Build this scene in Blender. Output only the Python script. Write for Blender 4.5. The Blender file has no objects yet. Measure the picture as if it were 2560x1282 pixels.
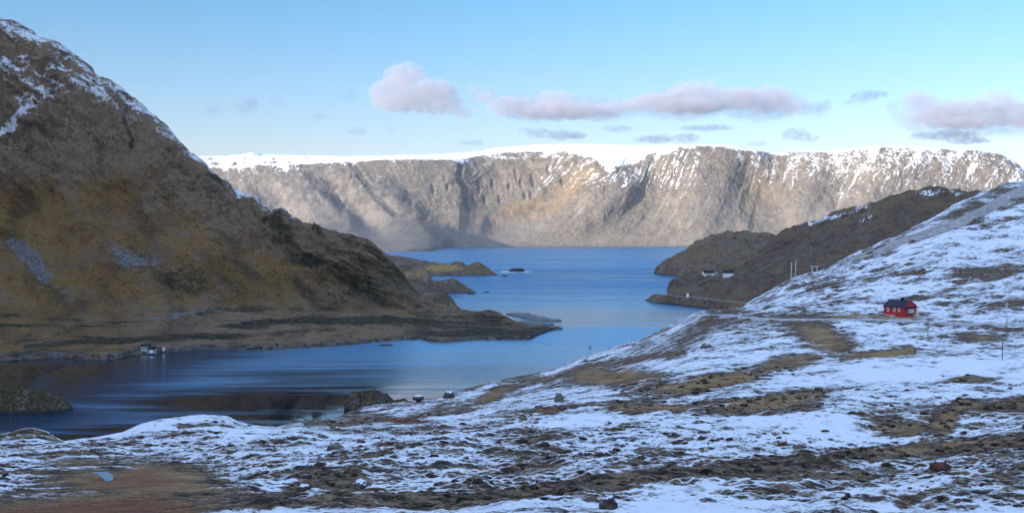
import bpy, math, random
import numpy as np
from mathutils import Vector, Matrix
R = math.radians
random.seed(7)
RS = np.random.RandomState(11)
scene = bpy.context.scene
COL = scene.collection

# ------------------------------------------------------------------ camera
F = 2745.0            # focal length in pixels of the 2560 px wide photograph
HY = 585.0            # row of the horizon
CH = 70.0             # camera height above the fjord
cam = bpy.data.objects.new("camera", bpy.data.cameras.new("camera"))
COL.objects.link(cam)
cam.data.sensor_width = 36.0
cam.data.lens = F / 2560.0 * 36.0
cam.data.shift_y = (HY - 641.0) / 2560.0
cam.data.clip_start = 0.5
cam.data.clip_end = 60000.0
cam.location = (0, 0, CH)
cam.rotation_euler = (R(90), 0, 0)
scene.camera = cam

# ------------------------------------------------------------------ light
SUN_EL, SUN_ROT = 9.0, 230.0     # elevation; azimuth clockwise from +Y
scene.view_settings.view_transform = 'Standard'
scene.view_settings.look = 'None'
scene.view_settings.gamma = 1.0
scene.view_settings.exposure = 2.06
scene.cycles.use_denoising = True
scene.cycles.max_bounces = 6
scene.cycles.volume_bounces = 1
scene.cycles.volume_step_rate = 1.0
world = bpy.data.worlds.new("World")
scene.world = world
world.use_nodes = True
wn, wl = world.node_tree.nodes, world.node_tree.links
bg = wn["Background"]
sky = wn.new("ShaderNodeTexSky")
sky.sky_type = 'NISHITA'
sky.sun_disc = False
sky.sun_elevation = R(SUN_EL)
sky.sun_rotation = R(SUN_ROT)
sky.altitude = 0
sky.air_density = 1.0
sky.dust_density = 0.6
sky.ozone_density = 1.6
# added gain: low sky dimmed, upper sky lifted to brighten the shaded snow
wtc = wn.new("ShaderNodeTexCoord"); wsp = wn.new("ShaderNodeSeparateXYZ"); wl.new(wtc.outputs["Generated"], wsp.inputs[0])
wrp = wn.new("ShaderNodeValToRGB"); wl.new(wsp.outputs[2], wrp.inputs[0])
SKY_TINT = [(0.0, (0.36, 0.325, 0.48)), (0.07, (0.315, 0.325, 0.46)), (0.21, (0.205, 0.32, 0.42)), (0.42, (0.80, 0.80, 0.90)), (0.70, (1.62, 1.36, 1.36))]
for k, (p, c) in enumerate(SKY_TINT):
    e = wrp.color_ramp.elements[k] if k < 2 else wrp.color_ramp.elements.new(p)
    e.position = p; e.color = (c[0] / 2, c[1] / 2, c[2] / 2, 1)
wmx = wn.new("ShaderNodeMix"); wmx.data_type = 'RGBA'; wmx.blend_type = 'MULTIPLY'; wmx.inputs[0].default_value = 1.0
wl.new(sky.outputs[0], wmx.inputs[6]); wl.new(wrp.outputs[0], wmx.inputs[7])
wsc = wn.new("ShaderNodeVectorMath"); wsc.operation = 'SCALE'; wsc.inputs[3].default_value = 2.0
wl.new(wmx.outputs[2], wsc.inputs[0])
wl.new(wsc.outputs[0], bg.inputs[0])
bg.inputs[1].default_value = 0.15
sd = Vector((math.sin(R(SUN_ROT)) * math.cos(R(SUN_EL)), math.cos(R(SUN_ROT)) * math.cos(R(SUN_EL)), math.sin(R(SUN_EL))))
sun = bpy.data.objects.new("sun", bpy.data.lights.new("sun", 'SUN'))
COL.objects.link(sun)
sun.data.energy = 2.0
sun.data.angle = R(0.5)
sun.data.color = (1.0, 0.905, 0.785)
sun.rotation_euler = sd.to_track_quat('Z', 'Y').to_euler()

# ------------------------------------------------------------------ numpy noise
PERM = RS.permutation(512)
GA = RS.rand(512) * 2 * np.pi
GX, GY = np.cos(GA), np.sin(GA)

def perlin(x, y, seed=0):
    x = np.asarray(x, dtype=np.float64) + seed * 17.31
    y = np.asarray(y, dtype=np.float64) + seed * 9.17
    xi, yi = np.floor(x).astype(np.int64), np.floor(y).astype(np.int64)
    xf, yf = x - xi, y - yi
    u, v = xf ** 3 * (xf * (xf * 6 - 15) + 10), yf ** 3 * (yf * (yf * 6 - 15) + 10)
    def g(ix, iy, dx, dy):
        h = PERM[(PERM[ix & 511] + iy) & 511]
        return GX[h] * dx + GY[h] * dy
    a = g(xi, yi, xf, yf); b = g(xi + 1, yi, xf - 1, yf)
    c = g(xi, yi + 1, xf, yf - 1); d = g(xi + 1, yi + 1, xf - 1, yf - 1)
    return (a + (b - a) * u) * (1 - v) + (c + (d - c) * u) * v

def fbm(x, y, oct=4, seed=0, gain=0.5):
    s, a = 0.0, 1.0
    for k in range(oct):
        s = s + a * perlin(x * 2 ** k, y * 2 ** k, seed + k * 3)
        a *= gain
    return s

def ridged(x, y, oct=4, seed=0, gain=0.5):
    s, a = 0.0, 1.0
    for k in range(oct):
        s = s + a * (1 - 2.2 * np.abs(perlin(x * 2 ** k, y * 2 ** k, seed + k * 3)))
        a *= gain
    return s

def sstep(a, b, x):
    t = np.clip((x - a) / (b - a), 0, 1)
    return t * t * (3 - 2 * t)

def pchip_slopes(x, y):
    h = np.diff(x)[:, None]
    dl = np.diff(y, axis=0) / h
    m = np.zeros_like(y)
    if len(x) > 2:
        w1, w2 = 2 * h[1:] + h[:-1], h[1:] + 2 * h[:-1]
        same = dl[:-1] * dl[1:] > 0
        with np.errstate(divide='ignore', invalid='ignore'):
            m[1:-1] = np.where(same, (w1 + w2) / (w1 / dl[:-1] + w2 / dl[1:]), 0)
    m[0], m[-1] = dl[0], dl[-1]
    return m

def pchip(x, y, xq):
    x = np.asarray(x, float); y = np.asarray(y, float)
    one = y.ndim == 1
    if one: y = y[:, None]
    m = pchip_slopes(x, y)
    xq = np.clip(xq, x[0], x[-1])
    i = np.clip(np.searchsorted(x, xq) - 1, 0, len(x) - 2)
    h = (x[i + 1] - x[i])[:, None]
    t = ((xq - x[i])[:, None]) / h
    r = ((1 + 2 * t) * (1 - t) ** 2) * y[i] + t * (1 - t) ** 2 * h * m[i] + t * t * (3 - 2 * t) * y[i + 1] + t * t * (t - 1) * h * m[i + 1]
    return r[:, 0] if one else r

def zof(py, d): return CH - (py - HY) / F * d
def dwater(py): return CH * F / (py - HY)
def pt(px, py, d): return Vector(((px - 1280) / F * d, d, zof(py, d)))

def row(pts, kind='pd', off=0.0, zz=None):
    """pts: (px, py, depth) or (px, py) on the water; a row of a landform, sampled over px"""
    return (pts, kind, off, zz)

def sample_row(r, px):
    """-> depth, z over the columns px. A row is a list of (px, py, d) / (px, 'z', z, d) / (px, py) = on the water."""
    X, D, Z = [], [], []
    for p in r:
        X.append(p[0])
        if len(p) == 2:
            D.append(dwater(p[1])); Z.append(0.0)
        elif p[1] == 'z':
            D.append(p[3]); Z.append(p[2])
        else:
            D.append(p[2]); Z.append(zof(p[1], p[2]))
    X = np.array(X, float)
    # z is interpolated through the picture row so that outlines follow the traced points
    return pchip(X, np.array(D), px), pchip(X, np.array(Z), px)

def loft(rows, px, counts):
    """Smooth surface through the rows: returns X, Y, Z arrays (rows x columns) and v (0..n)"""
    S = [sample_row(r, px) for r in rows]
    D = np.stack([s[0] for s in S]); Z = np.stack([s[1] for s in S])
    v = np.concatenate([np.linspace(k, k + 1, c, endpoint=False) for k, c in enumerate(counts)] + [[len(counts)]])
    k = np.arange(len(rows), dtype=float)
    Dq = pchip(k, D, v); Zq = pchip(k, Z, v)
    X = (px[None, :] - 1280) / F * Dq
    return X, Dq, Zq, np.repeat(v[:, None], len(px), 1)

def normals(X, Y, Z):
    P = np.stack([X, Y, Z], -1)
    du = np.gradient(P, axis=1); dv = np.gradient(P, axis=0)
    n = np.cross(du, dv)
    l = np.linalg.norm(n, axis=-1, keepdims=True); l[l == 0] = 1
    n = n / l
    n[n[..., 2] < 0] *= -1
    return n

def project(X, Y, Z):
    return 1280 + X / Y * F, HY + (CH - Z) / Y * F

def blob(px, py, cx, cy, rx, ry, a=0.0):
    c, s = math.cos(R(a)), math.sin(R(a))
    dx, dy = px - cx, py - cy
    u, v = (dx * c - dy * s) / rx, (dx * s + dy * c) / ry
    return 1 - sstep(0.25, 1.5, np.sqrt(u * u + v * v))

def stroke(px, py, pts, w):
    best = np.full(px.shape, 9e9)
    for (a, b), (c, d) in zip(pts[:-1], pts[1:]):
        vx, vy = c - a, d - b
        t = np.clip(((px - a) * vx + (py - b) * vy) / (vx * vx + vy * vy), 0, 1)
        best = np.minimum(best, np.hypot(px - a - t * vx, py - b - t * vy))
    return 1 - sstep(0.3 * w, 1.5 * w, best)

# ------------------------------------------------------------------ mesh and node helpers
def grid_mesh(name, X, Y, Z, mat, attrs=None, smooth=True, parent=None):
    nr, nc = X.shape
    me = bpy.data.meshes.new(name)
    V = np.stack([X, Y, Z], -1).reshape(-1, 3).astype(np.float32)
    idx = np.arange(nr * nc).reshape(nr, nc)
    Q = np.stack([idx[:-1, :-1], idx[:-1, 1:], idx[1:, 1:], idx[1:, :-1]], -1).reshape(-1)
    nq = len(Q) // 4
    me.vertices.add(len(V)); me.vertices.foreach_set("co", V.ravel())
    me.loops.add(len(Q)); me.loops.foreach_set("vertex_index", Q.astype(np.int32))
    me.polygons.add(nq)
    me.polygons.foreach_set("loop_start", np.arange(0, nq * 4, 4, dtype=np.int32))
    me.polygons.foreach_set("use_smooth", np.full(nq, smooth))
    me.update(calc_edges=True)
    for k, a in (attrs or {}).items():
        at = me.attributes.new(k, 'FLOAT', 'POINT')
        at.data.foreach_set("value", np.asarray(a, np.float32).ravel())
    me.materials.append(mat)
    o = bpy.data.objects.new(name, me)
    COL.objects.link(o)
    if parent: o.parent = parent
    return o

def tag(o, label=None, cat=None, group=None, kind=None):
    if label: o["label"] = label
    if cat: o["category"] = cat
    if group: o["group"] = group
    if kind: o["kind"] = kind
    return o

def empty(name, loc, rz=0, label=None, cat=None, group=None):
    o = bpy.data.objects.new(name, None)
    COL.objects.link(o)
    o.location = loc; o.rotation_euler = (0, 0, rz); o.empty_display_size = 0.5
    return tag(o, label, cat, group)

class MB:
    """collects boxes, prisms and tubes into one mesh"""
    def __init__(self): self.v, self.f = [], []
    def add(self, vs, fs):
        b = len(self.v)
        self.v += [tuple(p) for p in vs]; self.f += [tuple(b + i for i in q) for q in fs]
        return self
    def box(self, x0, x1, y0, y1, z0, z1):
        vs = [(x, y, z) for z in (z0, z1) for y in (y0, y1) for x in (x0, x1)]
        return self.add(vs, [(0, 2, 3, 1), (4, 5, 7, 6), (0, 1, 5, 4), (2, 6, 7, 3), (0, 4, 6, 2), (1, 3, 7, 5)])
    def prism(self, prof, y0, y1, axis='y'):
        """profile (a, z) extruded along the axis"""
        n = len(prof)
        mk = (lambda a, z, e: (a, e, z)) if axis == 'y' else (lambda a, z, e: (e, a, z))
        vs = [mk(a, z, y0) for a, z in prof] + [mk(a, z, y1) for a, z in prof]
        fs = [tuple(range(n))[::-1], tuple(range(n, 2 * n))] + [(i, (i + 1) % n, n + (i + 1) % n, n + i) for i in range(n)]
        return self.add(vs, fs)
    def tube(self, p, q, r0, r1=None, n=8):
        p, q = Vector(p), Vector(q); r1 = r0 if r1 is None else r1
        d = (q - p).normalized(); a = d.orthogonal().normalized(); b = d.cross(a)
        ring = lambda c, r: [c + (a * math.cos(2 * math.pi * i / n) + b * math.sin(2 * math.pi * i / n)) * r for i in range(n)]
        vs = ring(p, r0) + ring(q, r1)
        fs = [(i, (i + 1) % n, n + (i + 1) % n, n + i) for i in range(n)] + [tuple(range(n))[::-1], tuple(range(n, 2 * n))]
        return self.add(vs, fs)
    def torus(self, R0, r, z=0, n=40, m=8):
        vs, fs = [], []
        for i in range(n):
            a = 2 * math.pi * i / n
            for j in range(m):
                b = 2 * math.pi * j / m
                vs.append(((R0 + r * math.cos(b)) * math.cos(a), (R0 + r * math.cos(b)) * math.sin(a), z + r * math.sin(b)))
        for i in range(n):
            for j in range(m):
                fs.append((i * m + j, ((i + 1) % n) * m + j, ((i + 1) % n) * m + (j + 1) % m, i * m + (j + 1) % m))
        return self.add(vs, fs)
    def build(self, name, mat, parent=None, smooth=False):
        me = bpy.data.meshes.new(name)
        me.from_pydata([tuple(v) for v in self.v], [], self.f)
        me.materials.append(mat)
        if smooth:
            for p in me.polygons: p.use_smooth = True
        o = bpy.data.objects.new(name, me)
        COL.objects.link(o)
        if parent: o.parent = parent
        return o

class NT:
    """short names for shader nodes"""
    def __init__(self, name):
        self.m = bpy.data.materials.new(name); self.m.use_nodes = True
        self.t = self.m.node_tree; self.n = self.t.nodes; self.l = self.t.links
        self.p = self.n["Principled BSDF"]; self.out = self.n["Material Output"]
    def put(self, sock, v):
        if v is None: return
        if isinstance(v, bpy.types.NodeSocket): self.l.new(v, sock)
        else:
            if sock.type == 'RGBA' and len(v) == 3: v = (*v, 1)
            sock.default_value = v
    def attr(self, k):
        a = self.n.new("ShaderNodeAttribute"); a.attribute_name = k; return a.outputs["Fac"]
    def coord(self, scale=(1, 1, 1), rot=(0, 0, 0), which="Object"):
        tc = self.n.new("ShaderNodeTexCoord"); mp = self.n.new("ShaderNodeMapping")
        self.l.new(tc.outputs[which], mp.inputs[0])
        mp.inputs["Scale"].default_value = scale; mp.inputs["Rotation"].default_value = rot
        return mp.outputs[0]
    def comb(self, x, y, z=0.0):
        c = self.n.new("ShaderNodeCombineXYZ")
        for i, v in enumerate((x, y, z)): self.put(c.inputs[i], v)
        return c.outputs[0]
    def noise(self, co, scale, detail=4, rough=0.55, dist=0.0):
        t = self.n.new("ShaderNodeTexNoise"); self.put(t.inputs["Vector"], co)
        t.inputs["Scale"].default_value = scale; t.inputs["Detail"].default_value = detail
        t.inputs["Roughness"].default_value = rough; t.inputs["Distortion"].default_value = dist
        return t.outputs["Fac"]
    def math(self, op, a, b=0.0, c=None, clamp=False):
        t = self.n.new("ShaderNodeMath"); t.operation = op; t.use_clamp = clamp
        self.put(t.inputs[0], a); self.put(t.inputs[1], b)
        if c is not None: self.put(t.inputs[2], c)
        return t.outputs[0]
    def madd(self, a, m, c): return self.math('MULTIPLY_ADD', a, m, c)
    def step(self, a, lo, hi, t0=0.0, t1=1.0):
        t = self.n.new("ShaderNodeMapRange"); t.interpolation_type = 'SMOOTHSTEP'
        self.put(t.inputs[0], a); t.inputs[1].default_value = lo; t.inputs[2].default_value = hi
        t.inputs[3].default_value = t0; t.inputs[4].default_value = t1
        return t.outputs[0]
    def mix(self, f, a, b, blend='MIX'):
        t = self.n.new("ShaderNodeMix"); t.data_type = 'RGBA'; t.blend_type = blend
        self.put(t.inputs[0], f); self.put(t.inputs[6], a); self.put(t.inputs[7], b)
        return t.outputs[2]
    def bump(self, h, strength=1.0, dist=1.0, normal=None):
        t = self.n.new("ShaderNodeBump"); self.put(t.inputs["Height"], h)
        t.inputs["Strength"].default_value = strength; t.inputs["Distance"].default_value = dist
        if normal is not None: self.l.new(normal, t.inputs["Normal"])
        return t.outputs[0]
    def done(self, color=None, rough=0.9, spec=0.2, normal=None):
        self.put(self.p.inputs["Base Color"], color); self.put(self.p.inputs["Roughness"], rough)
        self.p.inputs["Specular IOR Level"].default_value = spec
        if normal is not None: self.l.new(normal, self.p.inputs["Normal"])
        return self.m

def plain(name, c, rough=0.7, spec=0.3, var=0.25, scale=3.0):
    t = NT(name)
    n = t.noise(t.coord(), scale, 5, 0.6)
    col = t.mix(t.step(n, 0.3, 0.7), tuple(x * (1 - var) for x in c), tuple(min(1, x * (1 + var)) for x in c))
    return t.done(col, rough, spec)

# ------------------------------------------------------------------ terrain materials
SNOW = (0.80, 0.82, 0.86)

def mat_far():
    t = NT("far_mountain_rock")
    co = t.coord()
    n1 = t.noise(co, 0.0035, 5, 0.6); n2 = t.noise(co, 0.022, 6, 0.68); n3 = t.noise(co, 0.075, 4, 0.65)
    fall = t.noise(t.comb(t.attr("fu"), t.attr("fv")), 1.0, 7, 0.68)
    rock = t.mix(t.step(t.madd(n2, 0.6, t.math('MULTIPLY', n3, 0.4)), 0.40, 0.60), (0.131, 0.109, 0.090), (0.220, 0.186, 0.149))
    rock = t.mix(t.step(n1, 0.42, 0.68), rock, t.mix(t.step(n3, 0.4, 0.6), (0.161, 0.137, 0.108), (0.247, 0.209, 0.167)))
    rock = t.mix(t.attr("cool_shade"), rock, t.mix(t.step(n2, 0.38, 0.62), (0.100, 0.097, 0.099), (0.190, 0.174, 0.163)))  # greyer rock; part of its darkness is turned-away shade put into the colour
    gz = t.attr("gz")
    rock = t.mix(t.math('MULTIPLY', t.attr("olive"), 0.8), rock, t.mix(t.step(n3, 0.38, 0.62), (0.109, 0.095, 0.074), (0.190, 0.162, 0.126)))
    rock = t.mix(t.math('MULTIPLY', t.step(fall, 0.47, 0.33), t.math('MULTIPLY', gz, 0.45)), rock, (0.109, 0.097, 0.090))
    rock = t.mix(t.math('MULTIPLY', t.step(fall, 0.57, 0.70), t.math('MULTIPLY', gz, 0.75)), rock, (0.322, 0.279, 0.223))
    rock = t.mix(t.math('MULTIPLY', t.step(n3, 0.66, 0.76), 0.6), rock, (0.341, 0.303, 0.259))
    och = t.math('MULTIPLY', t.attr("ochre"), t.step(t.madd(n2, 0.6, t.math('MULTIPLY', fall, 0.5)), 0.40, 0.70), clamp=True)
    rock = t.mix(och, rock, (0.284, 0.193, 0.097))
    rock = t.mix(t.math('MULTIPLY', t.attr("scree"), 0.7), rock, t.mix(t.step(n3, 0.35, 0.65), (0.157, 0.142, 0.127), (0.214, 0.189, 0.167)))
    ck = t.math('MULTIPLY', t.attr("crack_shade"), t.step(t.math('ADD', n3, t.math('MULTIPLY', n2, 0.5)), 0.60, 0.85, 1.0, 0.35))
    rock = t.mix(ck, rock, (0.057, 0.056, 0.062))
    s = t.math('ADD', t.attr("snow"), t.madd(fall, 1.2, t.madd(n2, 1.0, t.madd(n3, 1.1, -1.65))))
    col = t.mix(t.step(s, 0.36, 0.66), rock, SNOW)
    return t.done(col, 0.95, 0.1, t.bump(t.math('ADD', t.math('MULTIPLY', n2, 0.8), t.math('MULTIPLY', fall, 0.3)), 0.8, 5.0))

def mat_mountain():
    t = NT("mountain_heath")
    co = t.coord()
    n1 = t.noise(co, 0.012, 5, 0.6); n2 = t.noise(co, 0.05, 7, 0.7); n3 = t.noise(co, 0.27, 7, 0.72); n4 = t.noise(co, 1.1, 3, 0.7)
    fall = t.noise(t.comb(t.attr("fu"), t.attr("fv")), 1.0, 7, 0.7)
    tn = t.madd(t.attr("tone"), 0.55, t.madd(n3, 0.5, t.madd(n2, 0.4, -0.22)))
    rock = t.mix(t.step(tn, 0.38, 0.66), (0.089, 0.056, 0.032), (0.214, 0.140, 0.083))
    rock = t.mix(t.step(n2, 0.40, 0.62), rock, t.mix(t.step(n3, 0.42, 0.6), (0.129, 0.085, 0.052), (0.273, 0.194, 0.128)))
    rock = t.mix(t.math('MULTIPLY', t.step(fall, 0.45, 0.35), 0.5), rock, (0.046, 0.031, 0.021))
    rock = t.mix(t.math('MULTIPLY', t.step(n4, 0.60, 0.70), 0.7), rock, (0.292, 0.236, 0.185))
    grass = t.mix(t.step(tn, 0.32, 0.72), (0.088, 0.050, 0.017), (0.215, 0.124, 0.042))
    grass = t.mix(t.step(n1, 0.46, 0.62), grass, t.mix(t.step(n3, 0.4, 0.6), (0.080, 0.044, 0.019), (0.169, 0.094, 0.040)))
    grass = t.mix(t.math('MULTIPLY', t.step(n2, 0.47, 0.36), 0.8), grass, (0.064, 0.041, 0.021))
    g = t.math('ADD', t.attr("grass"), t.madd(n2, 1.6, t.madd(n3, 0.8, -1.2)))
    col = t.mix(t.step(g, 0.22, 0.74), rock, grass)
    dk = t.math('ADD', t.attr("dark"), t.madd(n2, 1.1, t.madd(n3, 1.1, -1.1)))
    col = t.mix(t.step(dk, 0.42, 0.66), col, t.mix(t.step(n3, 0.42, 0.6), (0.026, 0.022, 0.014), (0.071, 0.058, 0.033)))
    sc = t.math('ADD', t.attr("scree"), t.madd(n3, 2.2, t.madd(n2, 1.0, -1.6)))
    col = t.mix(t.step(sc, 0.40, 0.75), col, t.mix(t.step(n4, 0.42, 0.6), (0.100, 0.094, 0.096), (0.246, 0.234, 0.237)))
    col = t.mix(t.step(n4, 0.72, 0.77), col, (0.310, 0.279, 0.246))
    n5 = t.noise(co, 0.42, 3, 0.6); n6 = t.noise(co, 0.75, 2, 0.5)
    col = t.mix(t.math('MULTIPLY', t.step(t.madd(n2, 0.35, n5), 0.75, 0.82), 0.6), col, (0.030, 0.026, 0.014))
    col = t.mix(t.math('MULTIPLY', t.step(t.madd(n2, -0.3, n6), 0.50, 0.55), 0.55), col, (0.30, 0.265, 0.225))
    s = t.math('ADD', t.attr("snow"), t.madd(n3, 1.7, t.madd(n2, 1.1, t.madd(n4, 0.6, -1.7))))
    col = t.mix(t.math('MULTIPLY', t.step(s, 0.38, 0.78), 0.9), col, SNOW)
    col = t.mix(t.attr("shore"), col, t.mix(t.step(n3, 0.4, 0.6), (0.027, 0.025, 0.023), (0.164, 0.148, 0.137)))
    h = t.madd(n2, 3.0, t.madd(n3, 1.3, t.math('MULTIPLY', fall, 1.6)))
    return t.done(col, 0.95, 0.1, t.bump(h, 0.8, 1.6))

def mat_ground():
    t = NT("snowy_moor")
    co = t.coord()
    st = t.coord((0.55, 1.35, 1.0), (0, 0, R(-48)))
    big = t.noise(st, 0.05, 5, 0.62); mid = t.noise(st, 0.22, 5, 0.65); fine = t.noise(st, 0.95, 5, 0.66); tiny = t.noise(co, 4.5, 4, 0.65)
    far = t.attr("far")
    grass = t.mix(t.step(mid, 0.35, 0.65), (0.185, 0.105, 0.040), (0.40, 0.255, 0.12))
    heath = t.mix(t.step(fine, 0.4, 0.6), (0.042, 0.027, 0.019), (0.235, 0.160, 0.100))
    bare = t.mix(t.step(t.math('ADD', t.attr("ochre"), t.madd(mid, 0.7, -0.45)), 0.3, 0.7), heath, grass)
    rust = t.mix(t.step(fine, 0.35, 0.65), (0.12, 0.045, 0.024), (0.27, 0.12, 0.06))
    bare = t.mix(t.step(t.math('ADD', t.attr("rust"), t.madd(fine, 0.6, -0.35)), 0.35, 0.7), bare, rust)
    bare = t.mix(t.math('MULTIPLY', t.step(tiny, 0.52, 0.38), 0.6), bare, (0.018, 0.014, 0.012))
    bare = t.mix(t.math('MULTIPLY', t.step(tiny, 0.60, 0.72), 0.6), bare, (0.26, 0.215, 0.15))
    bare = t.mix(t.attr("gravel"), bare, t.mix(t.step(fine, 0.35, 0.65), (0.17, 0.165, 0.16), (0.30, 0.29, 0.28)))
    # depth of snow: mask of the large patches plus hummocks of several sizes
    sn = t.madd(big, 1.3, t.madd(mid, 1.6, t.madd(fine, 1.5, t.madd(tiny, 1.0, -2.7))))
    sn = t.math('ADD', t.attr("snow"), t.math('MULTIPLY', sn, t.attr("rough")))
    f = t.step(sn, 0.17, 0.62)
    col = t.mix(f, bare, SNOW)
    h = t.madd(fine, 1.0, t.math('MULTIPLY', tiny, 0.35))
    h = t.math('ADD', h, t.math('MULTIPLY', f, 0.12))
    return t.done(col, t.mix(f, (0.95,) * 3, (0.6,) * 3), 0.15, t.bump(h, 0.8, 0.45))

def mat_headland(name="headland_heath", ks=1.0, kc=1.0):
    t = NT(name)
    co = t.coord()
    n1 = t.noise(co, 0.012 * ks, 5, 0.6); n2 = t.noise(co, 0.05 * ks, 6, 0.65); n3 = t.noise(co, 0.22 * ks, 5, 0.7)
    col = t.mix(t.step(n2, 0.35, 0.65), tuple(kc * x for x in (0.121, 0.084, 0.060)), tuple(kc * x for x in (0.263, 0.186, 0.127)))
    col = t.mix(t.step(n1, 0.5, 0.7), col, (0.199, 0.141, 0.069))
    col = t.mix(t.step(n3, 0.48, 0.34), col, (0.064, 0.049, 0.040))
    col = t.mix(t.step(n3, 0.60, 0.76), col, tuple(kc * x for x in (0.369, 0.294, 0.230)))
    n5 = t.noise(co, 0.6 * ks, 4, 0.65)
    col = t.mix(t.math('MULTIPLY', t.step(t.madd(n2, 0.5, n5), 0.80, 0.90), 0.8), col, (0.028, 0.025, 0.018))
    col = t.mix(t.math('MULTIPLY', t.step(n5, 0.64, 0.70), 0.7), col, (0.36, 0.31, 0.26))
    g = t.math('ADD', t.attr("grass"), t.madd(n2, 0.8, -0.4))
    col = t.mix(t.step(g, 0.4, 0.7), col, t.mix(t.step(n3, 0.35, 0.65), tuple(kc * x for x in (0.227, 0.141, 0.052)), tuple(kc * x for x in (0.426, 0.269, 0.103))))
    s = t.math('ADD', t.attr("snow"), t.madd(n3, 1.0, t.madd(n2, 0.9, -0.95)))
    col = t.mix(t.step(s, 0.42, 0.6), col, SNOW)
    col = t.mix(t.attr("shore"), col, (0.043, 0.037, 0.032))
    return t.done(col, 0.95, 0.1, t.bump(t.madd(n2, 3.0, n3), 0.9, 2.5 / ks))

def mat_water():
    t = NT("fjord_water")
    co = t.coord()
    # wind ruffles the open fjord; calm water lies in the lee on the left, along the near cove and in a lane across the channel
    w1 = t.noise(t.coord((0.0022, 0.011, 1), (0, 0, R(5))), 1.0, 4, 0.6, 0.5)
    w2 = t.noise(t.coord((0.007, 0.06, 1), (0, 0, R(-4))), 1.0, 4, 0.6, 0.4)
    sep = t.n.new("ShaderNodeSeparateXYZ"); t.l.new(co, sep.inputs[0])
    x, y = sep.outputs[0], sep.outputs[1]
    jit = t.madd(w1, 160.0, t.madd(w2, 60.0, -110.0))
    xx, yy = t.math('ADD', x, jit), t.math('ADD', y, jit)
    lee = t.math('MULTIPLY', t.step(xx, -250, -100, 1.0, 0.0), t.step(y, 620, 850, 1.0, 0.0))
    cove = t.math('MULTIPLY', t.step(yy, 430, 660, 1.0, 0.0), t.step(xx, -190, -100))
    lane = t.math('MULTIPLY', t.math('MULTIPLY', t.step(yy, 790, 880), t.step(yy, 960, 1180, 1.0, 0.0)), 0.42)
    calm = t.math('MAXIMUM', t.math('MAXIMUM', lee, cove), lane)
    calm = t.math('ADD', calm, t.math('MULTIPLY', t.step(t.madd(w1, 0.6, t.math('MULTIPLY', w2, 0.5)), 0.50, 0.72), 0.45), clamp=True)
    calm = t.math('SUBTRACT', calm, t.math('MULTIPLY', t.step(w2, 0.48, 0.30), 0.35), clamp=True)
    ruff = t.math('SUBTRACT', 1.0, calm)
    nearer = t.step(y, 500, 1700, 0.95, 0.38)
    wave = t.noise(t.coord((0.5, 1.1, 1), (0, 0, R(20))), 1.0, 4, 0.6)
    wave2 = t.noise(t.coord((2.2, 4.0, 1), (0, 0, R(-12))), 1.0, 3, 0.6)
    h = t.math('ADD', wave, t.math('MULTIPLY', wave2, 0.25))
    b = t.n.new("ShaderNodeBump"); t.l.new(h, b.inputs["Height"]); b.inputs["Distance"].default_value = 1.0
    t.l.new(t.math('MULTIPLY', ruff, 0.32), b.inputs["Strength"])
    # calm lanes mirror the shore; ruffled water shows wave faces, which reflect less and let the blue depth through
    fr = t.n.new("ShaderNodeFresnel"); fr.inputs[0].default_value = 1.33; t.l.new(b.outputs[0], fr.inputs[1])
    df = t.n.new("ShaderNodeBsdfDiffuse"); t.put(df.inputs[0], t.mix(ruff, (0.002, 0.006, 0.012), (0.003, 0.082, 0.225)))
    gl = t.n.new("ShaderNodeBsdfGlossy"); t.l.new(t.mix(ruff, (1, 1, 1), (0.60, 0.87, 1.0)), gl.inputs["Color"])
    t.l.new(t.step(ruff, 0.0, 1.0, 0.04, 0.25), gl.inputs["Roughness"])
    t.l.new(b.outputs[0], gl.inputs["Normal"])
    mx = t.n.new("ShaderNodeMixShader"); t.l.new(t.math('MULTIPLY', fr.outputs[0], t.math('ADD', t.math('MULTIPLY', ruff, nearer), calm)), mx.inputs[0])
    t.l.new(df.outputs[0], mx.inputs[1]); t.l.new(gl.outputs[0], mx.inputs[2]); t.l.new(mx.outputs[0], t.out.inputs["Surface"])
    return t.m

M_FAR, M_MTN, M_GND, M_HEAD, M_SEA = mat_far(), mat_mountain(), mat_ground(), mat_headland(), mat_water()
def mat_islet():
    t = NT("islet_rock_and_moss")
    co = t.coord(); n = t.noise(co, 0.35, 6, 0.7); f = t.noise(co, 1.6, 5, 0.7)
    g = t.n.new("ShaderNodeNewGeometry"); sp = t.n.new("ShaderNodeSeparateXYZ"); t.l.new(g.outputs["Normal"], sp.inputs[0])
    rock = t.mix(t.step(f, 0.42, 0.58), (0.05, 0.042, 0.034), (0.20, 0.165, 0.13))
    moss = t.mix(t.step(f, 0.40, 0.62), (0.022, 0.020, 0.009), (0.095, 0.078, 0.034))
    m = t.math('ADD', t.math('MULTIPLY', sp.outputs[2], 0.55), t.madd(n, 1.6, -0.80))
    col = t.mix(t.step(m, 0.22, 0.45), rock, moss)
    col = t.mix(t.attr("shore"), col, (0.02, 0.019, 0.018))
    return t.done(col, 0.95, 0.1, t.bump(t.math('ADD', n, t.math('MULTIPLY', f, 0.4)), 1.0, 0.9))
M_ISLET = mat_islet()
M_RIDGE = mat_headland("ridge_heath", 1.3, 0.74)

# ------------------------------------------------------------------ fjord
def make_water():
    m = MB(); m.add([(-9000, -400, 0), (12000, -400, 0), (12000, 9500, 0), (-9000, 9500, 0)], [(0, 1, 2, 3)])
    tag(m.build("fjord_water", M_SEA), kind="structure")
make_water()

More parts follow.
